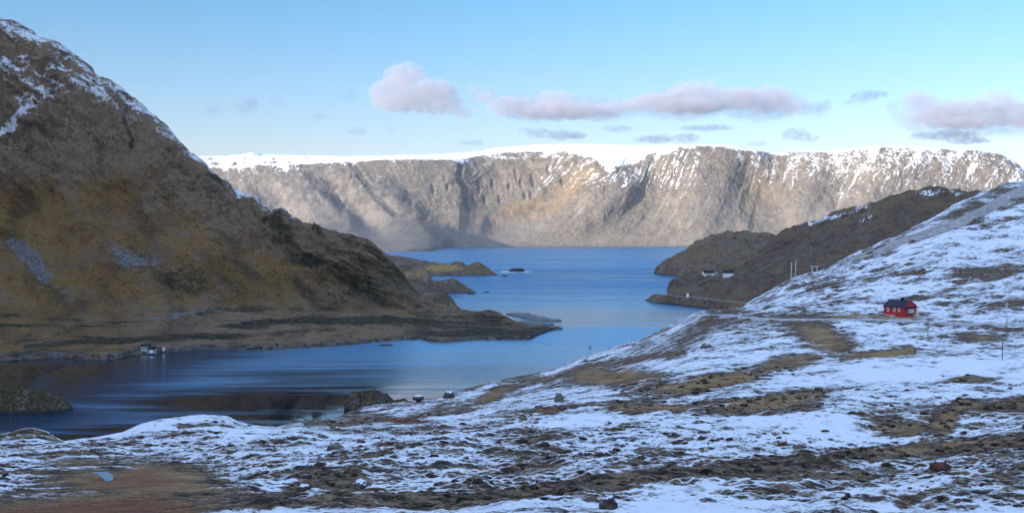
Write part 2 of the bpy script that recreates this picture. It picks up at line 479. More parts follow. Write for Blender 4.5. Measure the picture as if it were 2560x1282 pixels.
# ------------------------------------------------------------------ far plateau mountain
FAR_SIL = [(-700, 398), (-200, 396), (440, 395), (490, 392), (560, 390), (600, 388), (630, 382), (655, 387), (800, 390), (870, 393), (1000, 390), (1100, 387), (1200, 380), (1250, 370), (1350, 363), (1480, 361), (1600, 364), (1700, 364), (1760, 363), (1820, 364), (1880, 373), (1920, 384), (2000, 382), (2080, 378), (2150, 370), (2250, 367), (2350, 371), (2430, 376), (2490, 384), (2530, 405), (2560, 430), (2600, 458), (2800, 540), (3300, 600)]
FAR_RIM = [(-700, 420), (490, 416), (600, 419), (700, 416), (780, 412), (850, 405), (1000, 398), (1150, 401), (1250, 386), (1350, 381), (1430, 379), (1470, 392), (1510, 410), (1580, 402), (1650, 381), (1700, 369), (1800, 367), (1880, 376), (1920, 387), (2000, 385), (2080, 381), (2150, 373), (2250, 370), (2350, 374), (2430, 379), (2490, 387), (2530, 408), (2560, 433), (2600, 461), (2800, 543), (3300, 603)]
FAR_SHORE = [(-700, 632), (600, 631.5), (950, 630), (1070, 628), (1095, 623), (1140, 618.5), (1250, 617.6), (1400, 617.4), (2560, 617), (3300, 617)]

def make_far():
    px = np.concatenate([np.linspace(-700, 430, 80, endpoint=False), np.linspace(430, 2570, 1250, endpoint=False), np.linspace(2570, 3300, 60)])
    sx = np.array([p[0] for p in FAR_SHORE], float); sy = np.array([p[1] for p in FAR_SHORE])
    ds = CH * F / (pchip(sx, sy, px) - HY)
    rim = np.interp(px, *np.array(FAR_RIM, float).T); sil = np.interp(px, *np.array(FAR_SIL, float).T)
    k = np.ones(7) / 7
    # how far the wall steps back: cirques at 1280 and 1960, buttresses at 1060, 1700 and 2250
    back = 35 * np.exp(-((px - 1270) / 110) ** 2) + 60 * np.exp(-((px - 1965) / 60) ** 2) - 150 * np.exp(-((px - 1525) / 75) ** 2)
    back = back - 50 * np.exp(-((px - 1740) / 90) ** 2) - 25 * np.exp(-((px - 1000) / 90) ** 2) - 60 * np.exp(-((px - 2250) / 120) ** 2)
    scale = ds / 6000
    df = np.maximum(ds, 5560 + 400 * sstep(700, 1600, px)); scale = df / 6000
    d_rim = df + 560 * scale + back
    z_rim = zof(rim, d_rim)
    d_top = d_rim + np.convolve(np.pad(240 + 150 * sstep(2, 14, rim - sil), 30, mode='edge'), np.ones(61) / 61, 'valid')
    z_top = zof(sil, d_top)
    rows = [(ds - 60, np.full_like(px, -6)), (ds, np.full_like(px, 0.0)), (ds + 30, np.full_like(px, 9.0)),
            (df + 190 * scale + back * 0.35, z_rim * 0.25), (df + 400 * scale + back * 0.9, z_rim * 0.62),
            (d_rim, z_rim), (d_top, z_top), (d_top + 1200, z_top - 60), (d_top + 2400, np.full_like(px, -10))]
    counts = [3, 6, 50, 90, 80, 36, 6, 4]
    D = np.stack([r[0] for r in rows]); Z = np.stack([r[1] for r in rows])
    v = np.concatenate([np.linspace(a, a + 1, c, endpoint=False) for a, c in enumerate(counts)] + [[len(counts)]])
    ka = np.arange(len(rows), dtype=float)
    Y, Zz = pchip(ka, D, v), pchip(ka, Z, v)
    X = (px[None, :] - 1280) / F * Y
    V = np.repeat(v[:, None], len(px), 1)
    PX = np.repeat(px[None, :], len(v), 0)
    n = normals(X, Y, Zz)
    # gullies run down the wall and lean to the left (towards lower right on the left third)
    lean = np.interp(PX, [0, 900, 1150, 1350, 1500, 1900, 2560], [60, 110, 0, -170, -190, -110, -200])
    fu = X + lean * (V - 2)
    wall = sstep(1.6, 2.6, V) * (1 - sstep(5.0, 5.5, V))
    cliff = sstep(2.9, 3.8, V) * (1 - sstep(5.0, 5.4, V))
    wob = 26 * fbm(X / 160, Zz / 160, 4, 5)
    P_, Q_ = project(X, Y, Zz)
    g = 24 * fbm(X / 620, V * 0.5, 3, 2) * wall
    gz = np.interp(PX, [450, 1000, 1330, 1420, 1700, 1780, 1850, 2300, 2560], [0.35, 0.45, 0.35, 1.0, 1.0, 0.5, 0.9, 0.9, 0.6])   # where gullies furrow the wall
    low_ = 1 - sstep(3.9, 4.9, V)
    Sw = lambda p, w: low_ * stroke(P_ + 14 * fbm(X / 120, Zz / 120, 3, 171), Q_ + 8 * fbm(X / 120, Zz / 120, 3, 172), p, w)
    g = g + 55 * Sw([(1640, 385), (1530, 470), (1420, 560), (1340, 612)], 52) - 40 * Sw([(1500, 400), (1410, 490), (1330, 545), (1250, 575)], 40)
    g = g + 50 * Sw([(1790, 372), (1770, 470), (1740, 560), (1720, 612)], 60) - 38 * Sw([(1890, 395), (1890, 470), (1920, 560), (1960, 600)], 42)
    g = g + 40 * Sw([(2010, 395), (2010, 480), (2060, 560)], 50) - 22 * Sw([(2150, 390), (2100, 470), (2040, 560)], 24) + 26 * Sw([(2240, 380), (2190, 460), (2130, 560)], 30) - 22 * Sw([(2330, 380), (2280, 450), (2230, 520)], 24)
    g = g + 42 * Sw([(720, 415), (760, 480), (840, 560), (900, 625)], 50) + 48 * Sw([(860, 408), (930, 480), (1010, 560), (1090, 620)], 46) - 30 * Sw([(790, 412), (850, 490), (930, 580)], 28) - 25 * Sw([(620, 420), (670, 480), (740, 560)], 26)
    g = g + 9 * ridged((fu + wob) / 240, V * 0.16, 3, 3) * wall * gz
    g = g + 5 * ridged((fu + 0.6 * wob) / 85, V * 0.22, 3, 9) * wall * gz
    g = g + 6 * fbm(X / 90, Zz / 60, 4, 27) * wall
    g = g + 5 * ridged(X / 55 + wob / 60, Zz / 75, 3, 21) * cliff * sstep(-0.15, 0.2, fbm(X / 350, Zz / 140, 2, 23)) + 2.2 * fbm(X / 22, Zz / 20, 3, 31) * wall
    crack_shade = np.maximum.reduce([stroke(P_, Q_, [(1150, 414), (1146, 450), (1160, 470), (1166, 510), (1172, 522)], 7), 0.7 * stroke(P_, Q_, [(882, 412), (895, 430), (940, 500), (985, 545)], 9), 
        0.6 * stroke(P_, Q_, [(1060, 560), (1090, 590), (1110, 606)], 14), 0.6 * blob(P_, Q_, 1465, 458, 20, 18)])  # the slanting stroke paints the buttress shadow into the rock colour
    for (cx, cy, hh) in [(1082, 475, 22), (1118, 470, 14), (1195, 470, 26), (1212, 500, 18), (1230, 462, 20), (1290, 440, 30), (1302, 462, 20), (1332, 455, 30), (1312, 488, 16), (1250, 500, 20), (1404, 452, 16), (1328, 488, 14), (1372, 425, 18), (1180, 495, 24), (1272, 470, 16)]:
        crack_shade = np.maximum(crack_shade, 0.62 * blob(P_, Q_, cx, cy, 5, hh * 0.6, 8))
    g = g - 16 * crack_shade
    amp = np.clip(Zz / 120, 0, 1)
    g = g * amp
    X2, Y2, Z2 = X + n[..., 0] * g, Y + n[..., 1] * g, Zz + n[..., 2] * g * 0.5
    # masks: snow lies on the plateau, along the rim and in the gullies of the right half
    hn = (Zz / np.maximum(z_rim[None, :], 1))
    rag = fbm(X / 130, Zz / 60, 4, 52)
    snow = sstep(4.62, 5.05, V + 0.28 * rag) * np.interp(PX, [400, 700, 1000, 1300, 1500], [0.62, 0.50, 0.42, 0.50, 0.75]) + sstep(4.95, 5.06, V) * (np.interp(PX, [700, 1050], [0.36, 1.1]) + 1.1 * fbm(X / 55, Y / 45, 4, 57) * sstep(1050, 700, PX))
    right = np.interp(PX, [400, 900, 1350, 1450, 1650, 1800, 2050, 2300, 2600], [0.80, 0.36, 0.42, 0.60, 0.85, 0.75, 1.30, 1.35, 0.95])
    hollow = sstep(6, -14, 9 * ridged((fu + wob) / 240, V * 0.16, 3, 3) + 5 * ridged((fu + 0.6 * wob) / 85, V * 0.22, 3, 9) + 5 * fbm(X / 90, Zz / 60, 4, 27))
    upper = sstep(0.42, 0.98, hn + 0.08 * rag)
    snow = np.maximum(snow, right * upper * (0.35 + 0.75 * hollow))
    streak = sstep(0.13, 0.02, np.abs(perlin(fu / 44 + 0.5 * perlin(X / 60, Zz / 60, 41), V * 0.5, 40) + 0.12 * perlin(fu / 14, V, 43))) * sstep(0.25, 0.7, hn) * np.interp(PX, [1250, 1400, 1700, 1800, 1900, 2500], [0, 1, 1, 0.3, 0.9, 0.95])
    snow = np.maximum(snow, 0.50 * streak * (1 - sstep(5.0, 5.1, V)))
    ochre = np.maximum.reduce([blob(P_, Q_, 1330, 525, 130, 30, 15), blob(P_, Q_, 1420, 480, 140, 28, 35), 0.8 * blob(P_, Q_, 1890, 490, 45, 60, 0), 0.5 * blob(P_, Q_, 1200, 545, 60, 16, 0), 0.5 * blob(P_, Q_, 2000, 570, 150, 30, 0)])
    scree = np.maximum.reduce([blob(P_, Q_, 1250, 575, 130, 40, 5), 0.7 * blob(P_, Q_, 900, 560, 120, 50, -20), 0.6 * blob(P_, Q_, 2100, 560, 300, 50, 0), 0.8 * sstep(1.9, 1.5, V)])
    grid_o = grid_mesh("far_mountain", X2, Y2, Z2, M_FAR, dict(snow=snow, ochre=ochre, scree=scree, crack_shade=crack_shade, gz=gz, olive=np.maximum.reduce([0.8 * blob(P_, Q_, 1420, 585, 110, 34, 12), 0.5 * blob(P_, Q_, 1600, 520, 120, 60, 30), 0.5 * blob(P_, Q_, 1760, 430, 70, 50, 0)]), cool_shade=np.maximum(0.75 * blob(P_, Q_, 760, 480, 240, 90, -14), 0.6 * blob(P_, Q_, 950, 510, 90, 90, -40)), fu=(fu + 0.5 * wob) / 70, fv=V * 0.45))
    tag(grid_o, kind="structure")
make_far()

# ------------------------------------------------------------------ left mountain with its low peninsula
M_SIL = [(-1600, -420, 860), (-900, -250, 950), (-400, -60, 1000), (-150, 5, 1010), (0, 60, 1010), (45, 78, 1008), (100, 106, 1006), (150, 130, 1004), (200, 156, 1000), (250, 200, 998), (300, 236, 996), (350, 276, 994), (400, 321, 990), (425, 356, 986), (460, 386, 982), (490, 407, 976), (520, 431, 970), (560, 462, 962), (600, 491, 954), (650, 521, 944), (700, 546, 934), (750, 570, 920), (780, 580, 910), (830, 586, 890), (870, 595, 886), (910, 611, 892), (950, 640, 900), (980, 670, 908), (1010, 700, 920), (1030, 722, 930), (1050, 742, 938), (1080, 760, 936), (1145, 772, 920), (1185, 781, 900), (1225, 777, 880), (1260, 792, 860), (1300, 808, 842), (1340, 815, 830), (1370, 816, 822), (1396, 822, 812), (1420, 'z', -3, 812)]
M_SHORE = [(-1600, 935), (-600, 915), (0, 900), (50, 897), (150, 893), (225, 899), (290, 896), (330, 886), (420, 882), (500, 873), (640, 875), (750, 870), (880, 862), (950, 855), (1050, 849), (1080, 855), (1100, 857), (1200, 850), (1315, 850), (1350, 836), (1396, 824), (1420, 'z', -3, 800)]

def make_mountain():
    px = np.concatenate([np.linspace(-1600, -40, 200, endpoint=False), np.linspace(-40, 1420, 900)])
    low = [(p[0], 'z', -4, dwater(p[1]) - 12) if len(p) == 2 else (p[0], 'z', -5, 795) for p in M_SHORE]
    beach = [(p[0], 'z', 1.6, dwater(p[1]) + 6) if len(p) == 2 else (p[0], 'z', -3, 803) for p in M_SHORE]
    ter = [(-1600, 'z', 12, 640), (-600, 'z', 10, 690), (0, 835, 700), (200, 845, 690), (400, 850, 690), (640, 825, 740), (800, 820, 755), (900, 818, 760), (1050, 815, 790), (1150, 818, 790), (1225, 806, 826), (1260, 812, 822), (1300, 824, 800), (1350, 826, 800), (1396, 823, 808), (1420, 'z', -3, 806)]
    foot = [(-1600, 'z', 60, 690), (-600, 'z', 34, 760), (0, 760, 790), (200, 775, 780), (400, 775, 790), (640, 778, 820), (800, 775, 845), (900, 772, 860), (1000, 772, 880), (1050, 772, 895), (1145, 780, 890), (1185, 785, 880), (1225, 780, 868), (1260, 795, 850), (1300, 811, 832), (1350, 819, 818), (1396, 822.6, 810), (1420, 'z', -3, 808)]
    mid = [(-1600, 'z', 190, 770), (-600, 'z', 130, 840), (0, 560, 872), (200, 590, 862), (400, 610, 856), (640, 665, 862), (800, 690, 870), (900, 706, 874), (1000, 738, 900), (1050, 756, 918), (1145, 776, 905), (1185, 783, 890), (1225, 778.5, 874), (1260, 793.5, 855), (1300, 809.5, 837), (1350, 817, 824), (1396, 822.3, 811), (1420, 'z', -3, 810)]
    up = [(-1600, 'z', 300, 820), (-600, 'z', 245, 920), (0, 320, 935), (200, 370, 925), (400, 440, 918), (640, 580, 898), (800, 620, 876), (900, 640, 882), (1000, 712, 908), (1050, 748, 928), (1145, 774, 912), (1185, 782, 895), (1225, 777.7, 877), (1260, 792.7, 857), (1300, 808.7, 840), (1350, 816.4, 826), (1396, 822.1, 811.5), (1420, 'z', -3, 811)]
    back = []
    for p in M_SIL:
        if p[1] == 'z': back.append((p[0], 'z', -4, p[3] + 8)); continue
        z = zof(p[1], p[2]); back.append((p[0], 'z', z * 0.55 - 2, p[2] + 14 + z * 0.9))
    back2 = [(b[0], 'z', -6, b[3] + 20 + max(b[2], 0) * 1.3) for b in back]
    X, Y, Z, V = loft([low, M_SHORE, beach, ter, foot, mid, up, M_SIL, back, back2], px, [3, 8, 50, 60, 110, 120, 70, 16, 8])
    n = normals(X, Y, Z)
    PX = np.repeat(px[None, :], X.shape[0], 0)
    P_, Q_ = project(X, Y, Z)
    body = sstep(3.6, 4.6, V) * np.clip((Z - 8) / 40, 0, 1)
    lean = np.interp(PX, [-600, 0, 500, 900, 1100], [0, 0, 20, 40, 10])
    fu = X + lean * (V - 4)
    wob = 10 * fbm(X / 60, V * 2, 3, 5)
    craggy = sstep(4.9, 5.5, V + 0.5 * fbm(X / 90, Z / 60, 3, 77))
    craggy = np.maximum(craggy, sstep(620, 800, PX) * sstep(4.2, 4.8, V))
    g = body * (6.0 * ridged((fu + wob) / 75, V * 0.7, 4, 3) + 7 * fbm(X / 110, Y / 80, 3, 12))
    g = g + body * craggy * (6.5 * fbm((X * 0.86 - Z * 0.5) / 26, (X * 0.5 + Z * 0.86) / 10, 5, 21) + 3.0 * ridged((fu + wob) / 24, V * 1.4, 3, 15))
    tz = sstep(2.0, 2.6, V) * (1 - sstep(7, 7.3, V)) * np.clip(Z / 4, 0, 1)
    g = g + tz * (1.1 * fbm(X / 34, Y / 22, 4, 44) + 0.5 * ridged(X / 20, Y / 11, 3, 45)) + sstep(1.0, 1.6, V) * (0.7 * fbm(X / 6, Y / 5 + Z / 5, 4, 46) + 0.5 * ridged(X / 9, Z / 6 + Y / 9, 3, 47))
    g = g * (1 - 0.6 * sstep(6.3, 7.0, V))
    X2, Y2, Z2 = X + n[..., 0] * g, Y + n[..., 1] * g, Z + n[..., 2] * g
    P_ = P_ + 22 * fbm(X / 45, Z / 30 + Y / 60, 4, 91); Q_ = Q_ + 16 * fbm(X / 40, Z / 28 + Y / 60, 4, 95)
    B = lambda *a: blob(P_, Q_, *a)
    top = M_SIL
    silpy = np.interp(px, [p[0] for p in M_SIL if p[1] != 'z'], [p[1] for p in M_SIL if p[1] != 'z'])[None, :]
    dep = Q_ - silpy                                     # rows below the crest
    crest = sstep(np.interp(PX, [0, 420, 480, 800], [75, 60, 45, 34])[:, :], 6, dep) * np.interp(PX, [-900, 0, 300, 380, 430, 520, 600, 720, 790, 850], [1, 0.9, 0.9, 0.85, 0.9, 1.0, 1.08, 1.0, 0.35, 0])
    snow = np.maximum.reduce([0.60 * crest, 0.50 * B(95, 250, 62, 50, 30), 0.6 * stroke(P_, Q_, [(90, 270), (40, 320), (0, 358)], 12), 0.52 * B(250, 245, 150, 40, -28), 0.5 * B(330, 280, 60, 22, -30), 0.45 * B(30, 190, 80, 40, 10), 0.42 * B(130, 210, 120, 40, 0)])
    snow = np.where(V > 6.95, np.maximum(snow, 0.9 * sstep(720, 500, PX)), snow)
    strata = fbm((X * 0.86 - Z * 0.5) / 26, (X * 0.5 + Z * 0.86) / 5.0, 4, 121)
    snow = np.where(snow > 0.02, snow + 0.42 * strata, 0)
    grass = np.maximum.reduce([sstep(5.75, 4.9, V) * 0.62, 0.85 * B(300, 500, 170, 90, 20), 0.8 * B(90, 560, 170, 120, 0), 0.55 * B(430, 560, 90, 90, 0), 0.45 * sstep(4.1, 3.2, V)])
    grass = grass * (1 - 0.55 * sstep(700, 900, PX) * sstep(4.0, 4.4, V)) * (1 - 0.4 * sstep(5.2, 5.8, V))
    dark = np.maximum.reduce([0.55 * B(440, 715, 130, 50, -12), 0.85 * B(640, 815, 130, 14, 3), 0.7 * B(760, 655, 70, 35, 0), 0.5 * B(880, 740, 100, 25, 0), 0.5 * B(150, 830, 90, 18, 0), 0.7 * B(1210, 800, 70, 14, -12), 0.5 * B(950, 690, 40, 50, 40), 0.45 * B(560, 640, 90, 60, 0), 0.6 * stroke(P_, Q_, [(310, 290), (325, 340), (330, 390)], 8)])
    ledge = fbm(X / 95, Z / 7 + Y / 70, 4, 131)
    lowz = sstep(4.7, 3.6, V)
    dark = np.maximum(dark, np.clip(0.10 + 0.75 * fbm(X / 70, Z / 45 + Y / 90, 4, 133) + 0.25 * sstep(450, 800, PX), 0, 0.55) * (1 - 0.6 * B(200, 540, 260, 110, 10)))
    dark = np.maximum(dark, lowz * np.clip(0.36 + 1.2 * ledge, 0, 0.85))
    grass = np.maximum(grass, 0.45 * sstep(5.2, 4.4, V)) - 0.30 * lowz * sstep(150, 450, PX)
    scree = np.maximum.reduce([0.75 * stroke(P_, Q_, [(45, 625), (75, 660), (115, 700)], 26), 0.8 * B(345, 672, 90, 22, -8), 0.5 * B(160, 735, 40, 12, 0), 0.4 * B(20, 740, 40, 30, 0)])
    shore = sstep(2.14, 2.02, V) * sstep(0.9, 1.2, V) * (0.55 + 0.45 * sstep(-0.2, 0.2, perlin(X / 14, Y / 9, 3)))
    track = stroke(P_, Q_, [(390, 797), (440, 790), (520, 782), (580, 785), (640, 800)], 3.0)
    scree = np.maximum(scree, 0.85 * track)
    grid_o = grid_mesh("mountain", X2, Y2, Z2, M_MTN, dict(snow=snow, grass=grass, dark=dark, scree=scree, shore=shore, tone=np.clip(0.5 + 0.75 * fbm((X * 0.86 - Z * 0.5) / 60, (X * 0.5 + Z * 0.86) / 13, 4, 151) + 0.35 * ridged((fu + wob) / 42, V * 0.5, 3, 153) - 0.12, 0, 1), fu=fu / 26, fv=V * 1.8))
    tag(grid_o, kind="structure")
    return X2, Y2, Z2
MTN = make_mountain()

# ------------------------------------------------------------------ unseen valley side left and behind, its ridge raised to shade the foreground
def make_valley_side():
    gx = np.linspace(-2600, -420, 150); gy = np.linspace(-1800, 760, 180)
    X, Y = np.meshgrid(gx, gy)
    rx = -1080 + 60 * np.sin(Y / 400)
    top = 520 - 60 * ((Y - 0) / 1500) ** 2
    e = np.where(X > rx, (X - rx) / 560, (rx - X) / 1300)
    Z = top * np.exp(-(e * 1.15) ** 2 * 1.6) - 18
    Z = Z + np.clip(Z / 200, 0, 1) * (40 * ridged(X / 300, Y / 300, 4, 61) + 12 * fbm(X / 60, Y / 60, 4, 62))
    Z = np.where(X > -460, np.minimum(Z, -3), Z)
    zero = np.zeros_like(Z)
    o = grid_mesh("valley_hills", X, Y, Z, M_MTN, dict(snow=sstep(250, 450, Z) * 0.7, grass=sstep(300, 60, Z) * 0.7, dark=zero + 0.1, scree=zero, shore=zero, tone=zero + 0.5, fu=X / 26, fv=Z / 60))
    tag(o, kind="structure")
make_valley_side()

# ------------------------------------------------------------------ small hills and headlands
def hill(name, rows, x0, x1, counts, ncol, amp=(2.0, 1.0), masks=None, mat=None, fq=1.0):
    px = np.linspace(x0, x1, ncol)
    X, Y, Z, V = loft(rows, px, counts)
    n = normals(X, Y, Z)
    P_, Q_ = project(X, Y, Z)
    a = np.clip(Z / (8 / fq), 0, 1)
    g = a * (amp[0] * ridged(X * fq / 45, (Y / 45 + Z / 30) * fq, 4, 3) + amp[1] * fbm(X * fq / 14, (Z / 9 + Y / 30) * fq, 4, 9))
    X2, Y2, Z2 = X + n[..., 0] * g, Y + n[..., 1] * g, Z + n[..., 2] * g
    z = np.zeros_like(X)
    m = dict(snow=z, grass=z, shore=sstep(1.3, 0.3, Z) * 0.9)
    if masks: m.update(masks(P_, Q_, X, Y, Z, V))
    return tag(grid_mesh(name, X2, Y2, Z2, mat or M_HEAD, m), kind="structure"), (X2, Y2, Z2)

def ridge_rows(crest, shore, back=60, depth_mid=0.5):
    """front foot under water, shore, mid, crest, back"""
    xs = [p[0] for p in crest]
    sh = np.interp(xs, [p[0] for p in shore], [p[1] for p in shore])
    ds = CH * F / (sh - HY)
    low = [(x, 'z', -4, d - 12) for x, d in zip(xs, ds)]
    s = [(x, 'z', 0, d) for x, d in zip(xs, ds)]
    mid, cr, bk = [], [], []
    for (x, py, dd), d in zip(crest, ds):
        dc = d + dd; z = zof(py, dc)
        mid.append((x, 'z', z * 0.62, d + dd * depth_mid)); cr.append((x, 'z', z, dc)); bk.append((x, 'z', -5, dc + back))
    return [low, s, mid, cr, bk]

# dark knob behind the foot of the mountain
hill("rocky_knob_terrain", ridge_rows([(1000, 742, 25), (1040, 742, 25), (1060, 736, 25), (1085, 732, 25), (1108, 733, 24), (1125, 746, 20), (1140, 762, 12), (1150, 770, 4)], [(1000, 771), (1150, 771)], 40),
     1000, 1150, [3, 20, 22, 10], 120, (1.2, 0.9))
# grassy hill with a rocky point
hill("point_terrain", ridge_rows([(880, 628, 120), (940, 638, 110), (975, 644, 100), (1005, 649, 90), (1040, 661, 75), (1068, 683, 50), (1085, 706, 35), (1100, 706, 30), (1115, 701, 28), (1130, 697, 26), (1146, 706, 24), (1165, 718, 16), (1186, 728, 5), (1200, 734, 3)], [(880, 738), (1060, 736), (1120, 733), (1200, 731)], 70),
     880, 1200, [3, 30, 30, 10], 240, (1.6, 1.0), lambda P, Q, X, Y, Z, V: dict(grass=0.55 * blob(P, Q, 1030, 690, 60, 35)))
# low sunlit promontory with two knolls
hill("promontory_terrain", ridge_rows([(860, 618, 200), (920, 632, 190), (960, 640, 180), (1000, 644, 160), (1050, 654, 120), (1105, 662, 80), (1122, 664, 66), (1140, 657, 60), (1156, 661, 55), (1166, 668, 50), (1178, 662, 46), (1192, 659, 42), (1208, 667, 36), (1228, 679, 22), (1248, 688, 4)], [(860, 692), (1070, 690), (1160, 689), (1248, 687.6)], 110),
     860, 1248, [3, 26, 26, 10], 260, (2.2, 1.2), lambda P, Q, X, Y, Z, V: dict(grass=np.maximum(0.75 * blob(P, Q, 1110, 674, 70, 12), 0.35 * blob(P, Q, 1000, 660, 60, 15))))
# right dome
hill("dome_hill", ridge_rows([(1634, 683, 6), (1650, 672, 40), (1680, 655, 90), (1720, 632, 160), (1745, 614, 200), (1765, 604, 220), (1800, 593, 240), (1840, 588, 260), (1880, 590, 270), (1920, 594, 280), (1950, 600, 280), (2000, 600, 280), (2080, 610, 280)], [(1634, 684), (1660, 688), (1700, 691), (1760, 694), (2080, 696)], 300),
     1634, 2080, [3, 60, 80, 16], 360, (5.5, 3.5))
# long dark ridge with the terrace of the white houses
B_ROWS = [
    [(1670, 'z', -4, 1180), (1860, 'z', -4, 1080), (2100, 'z', -4, 950), (2700, 'z', 20, 900)],
    [(1668, 739.5), (1740, 748), (1860, 764), (2000, 'z', 6, 1010), (2100, 'z', 20, 980), (2300, 'z', 40, 960), (2700, 'z', 60, 940)],
    [(1670, 731, 1262), (1690, 716, 1272), (1715, 706, 1295), (1740, 702, 1312), (1800, 706, 1260), (1860, 716, 1180), (2000, 690, 1110), (2100, 660, 1080), (2300, 600, 1050), (2700, 560, 1030)],
    [(1670, 728, 1275), (1690, 713, 1300), (1715, 702, 1345), (1740, 698, 1400), (1775, 691, 1450), (1800, 691, 1450), (1860, 682, 1440), (2000, 632, 1330), (2100, 600, 1280), (2300, 540, 1200), (2700, 540, 1100)],
    [(1670, 727, 1288), (1690, 711, 1325), (1715, 699, 1390), (1740, 695, 1450), (1775, 688, 1500), (1810, 683, 1520), (1850, 668, 1540), (1900, 640, 1560), (1930, 617, 1565), (1945, 606, 1565), (1965, 588, 1565), (1985, 578, 1560), (2020, 570, 1550), (2060, 560, 1530), (2100, 541, 1500), (2160, 530, 1470), (2200, 515, 1450), (2250, 501, 1420), (2290, 493, 1390), (2330, 486, 1350), (2380, 488, 1300), (2410, 493, 1260), (2560, 505, 1200), (2700, 520, 1150)],
    [(1670, 'z', -5, 1320), (1740, 'z', -5, 1560), (1850, 'z', 5, 1760), (2000, 'z', 10, 1850), (2200, 'z', 20, 1800), (2700, 'z', 20, 1500)]]
HB = hill("headland_hill", B_ROWS, 1670, 2700, [3, 40, 60, 90, 16], 620, (5.0, 4.0),
     lambda P, Q, X, Y, Z, V: dict(grass=0.42 * blob(P, Q, 1960, 690, 90, 24, 35),
        snow=np.maximum.reduce([0.5 * stroke(P, Q, [(2030, 572), (2110, 548), (2180, 530)], 7), 0.48 * stroke(P, Q, [(2290, 497), (2350, 492), (2420, 498)], 5), 0.45 * blob(P, Q, 2170, 560, 40, 16, 30)])), M_RIDGE)[1]
# stone embankment of the coast road
def make_embankment():
    rows = [[(1612, 'z', -3, 1150), (1700, 'z', -3, 1080), (1780, 'z', -3, 1020), (1875, 'z', -3, 955)],
            [(1612, 751), (1625, 755), (1660, 759), (1700, 763), (1780, 772), (1850, 782), (1875, 785)],
            [(1612, 'z', 0.2, 1160), (1640, 734, 1128), (1680, 738.5, 1096), (1740, 744.5, 1060), (1800, 750.5, 1018), (1860, 757, 985), (1875, 759, 974)],
            [(1612, 'z', 0.2, 1170), (1640, 733.6, 1138), (1680, 738.0, 1106), (1740, 744, 1070), (1800, 750, 1028), (1860, 756.4, 995), (1875, 758.4, 984)],
            [(1612, 'z', -3, 1190), (1640, 'z', -3, 1160), (1700, 'z', -3, 1110), (1780, 'z', -3, 1050), (1875, 'z', -3, 1000)]]
    px = np.linspace(1612, 1875, 240)
    X, Y, Z, V = loft(rows, px, [3, 40, 8, 6])
    g = sstep(1.0, 1.2, V) * (1 - sstep(1.85, 2.0, V)) * (0.7 * fbm(X / 3, Z / 2.2, 3, 5) + 0.4 * fbm(X / 1.2, Z, 2, 6))
    Y2 = Y - g; Z2 = Z + 0.3 * g
    z = np.zeros_like(X)
    tag(grid_mesh("road_embankment_terrain", X, Y2, Z2, M_HEAD, dict(snow=0.62 * sstep(2.0, 2.2, V) * (V < 3.05), grass=z, shore=0.85 * sstep(1.4, 0.2, Z))), kind="structure")
make_embankment()

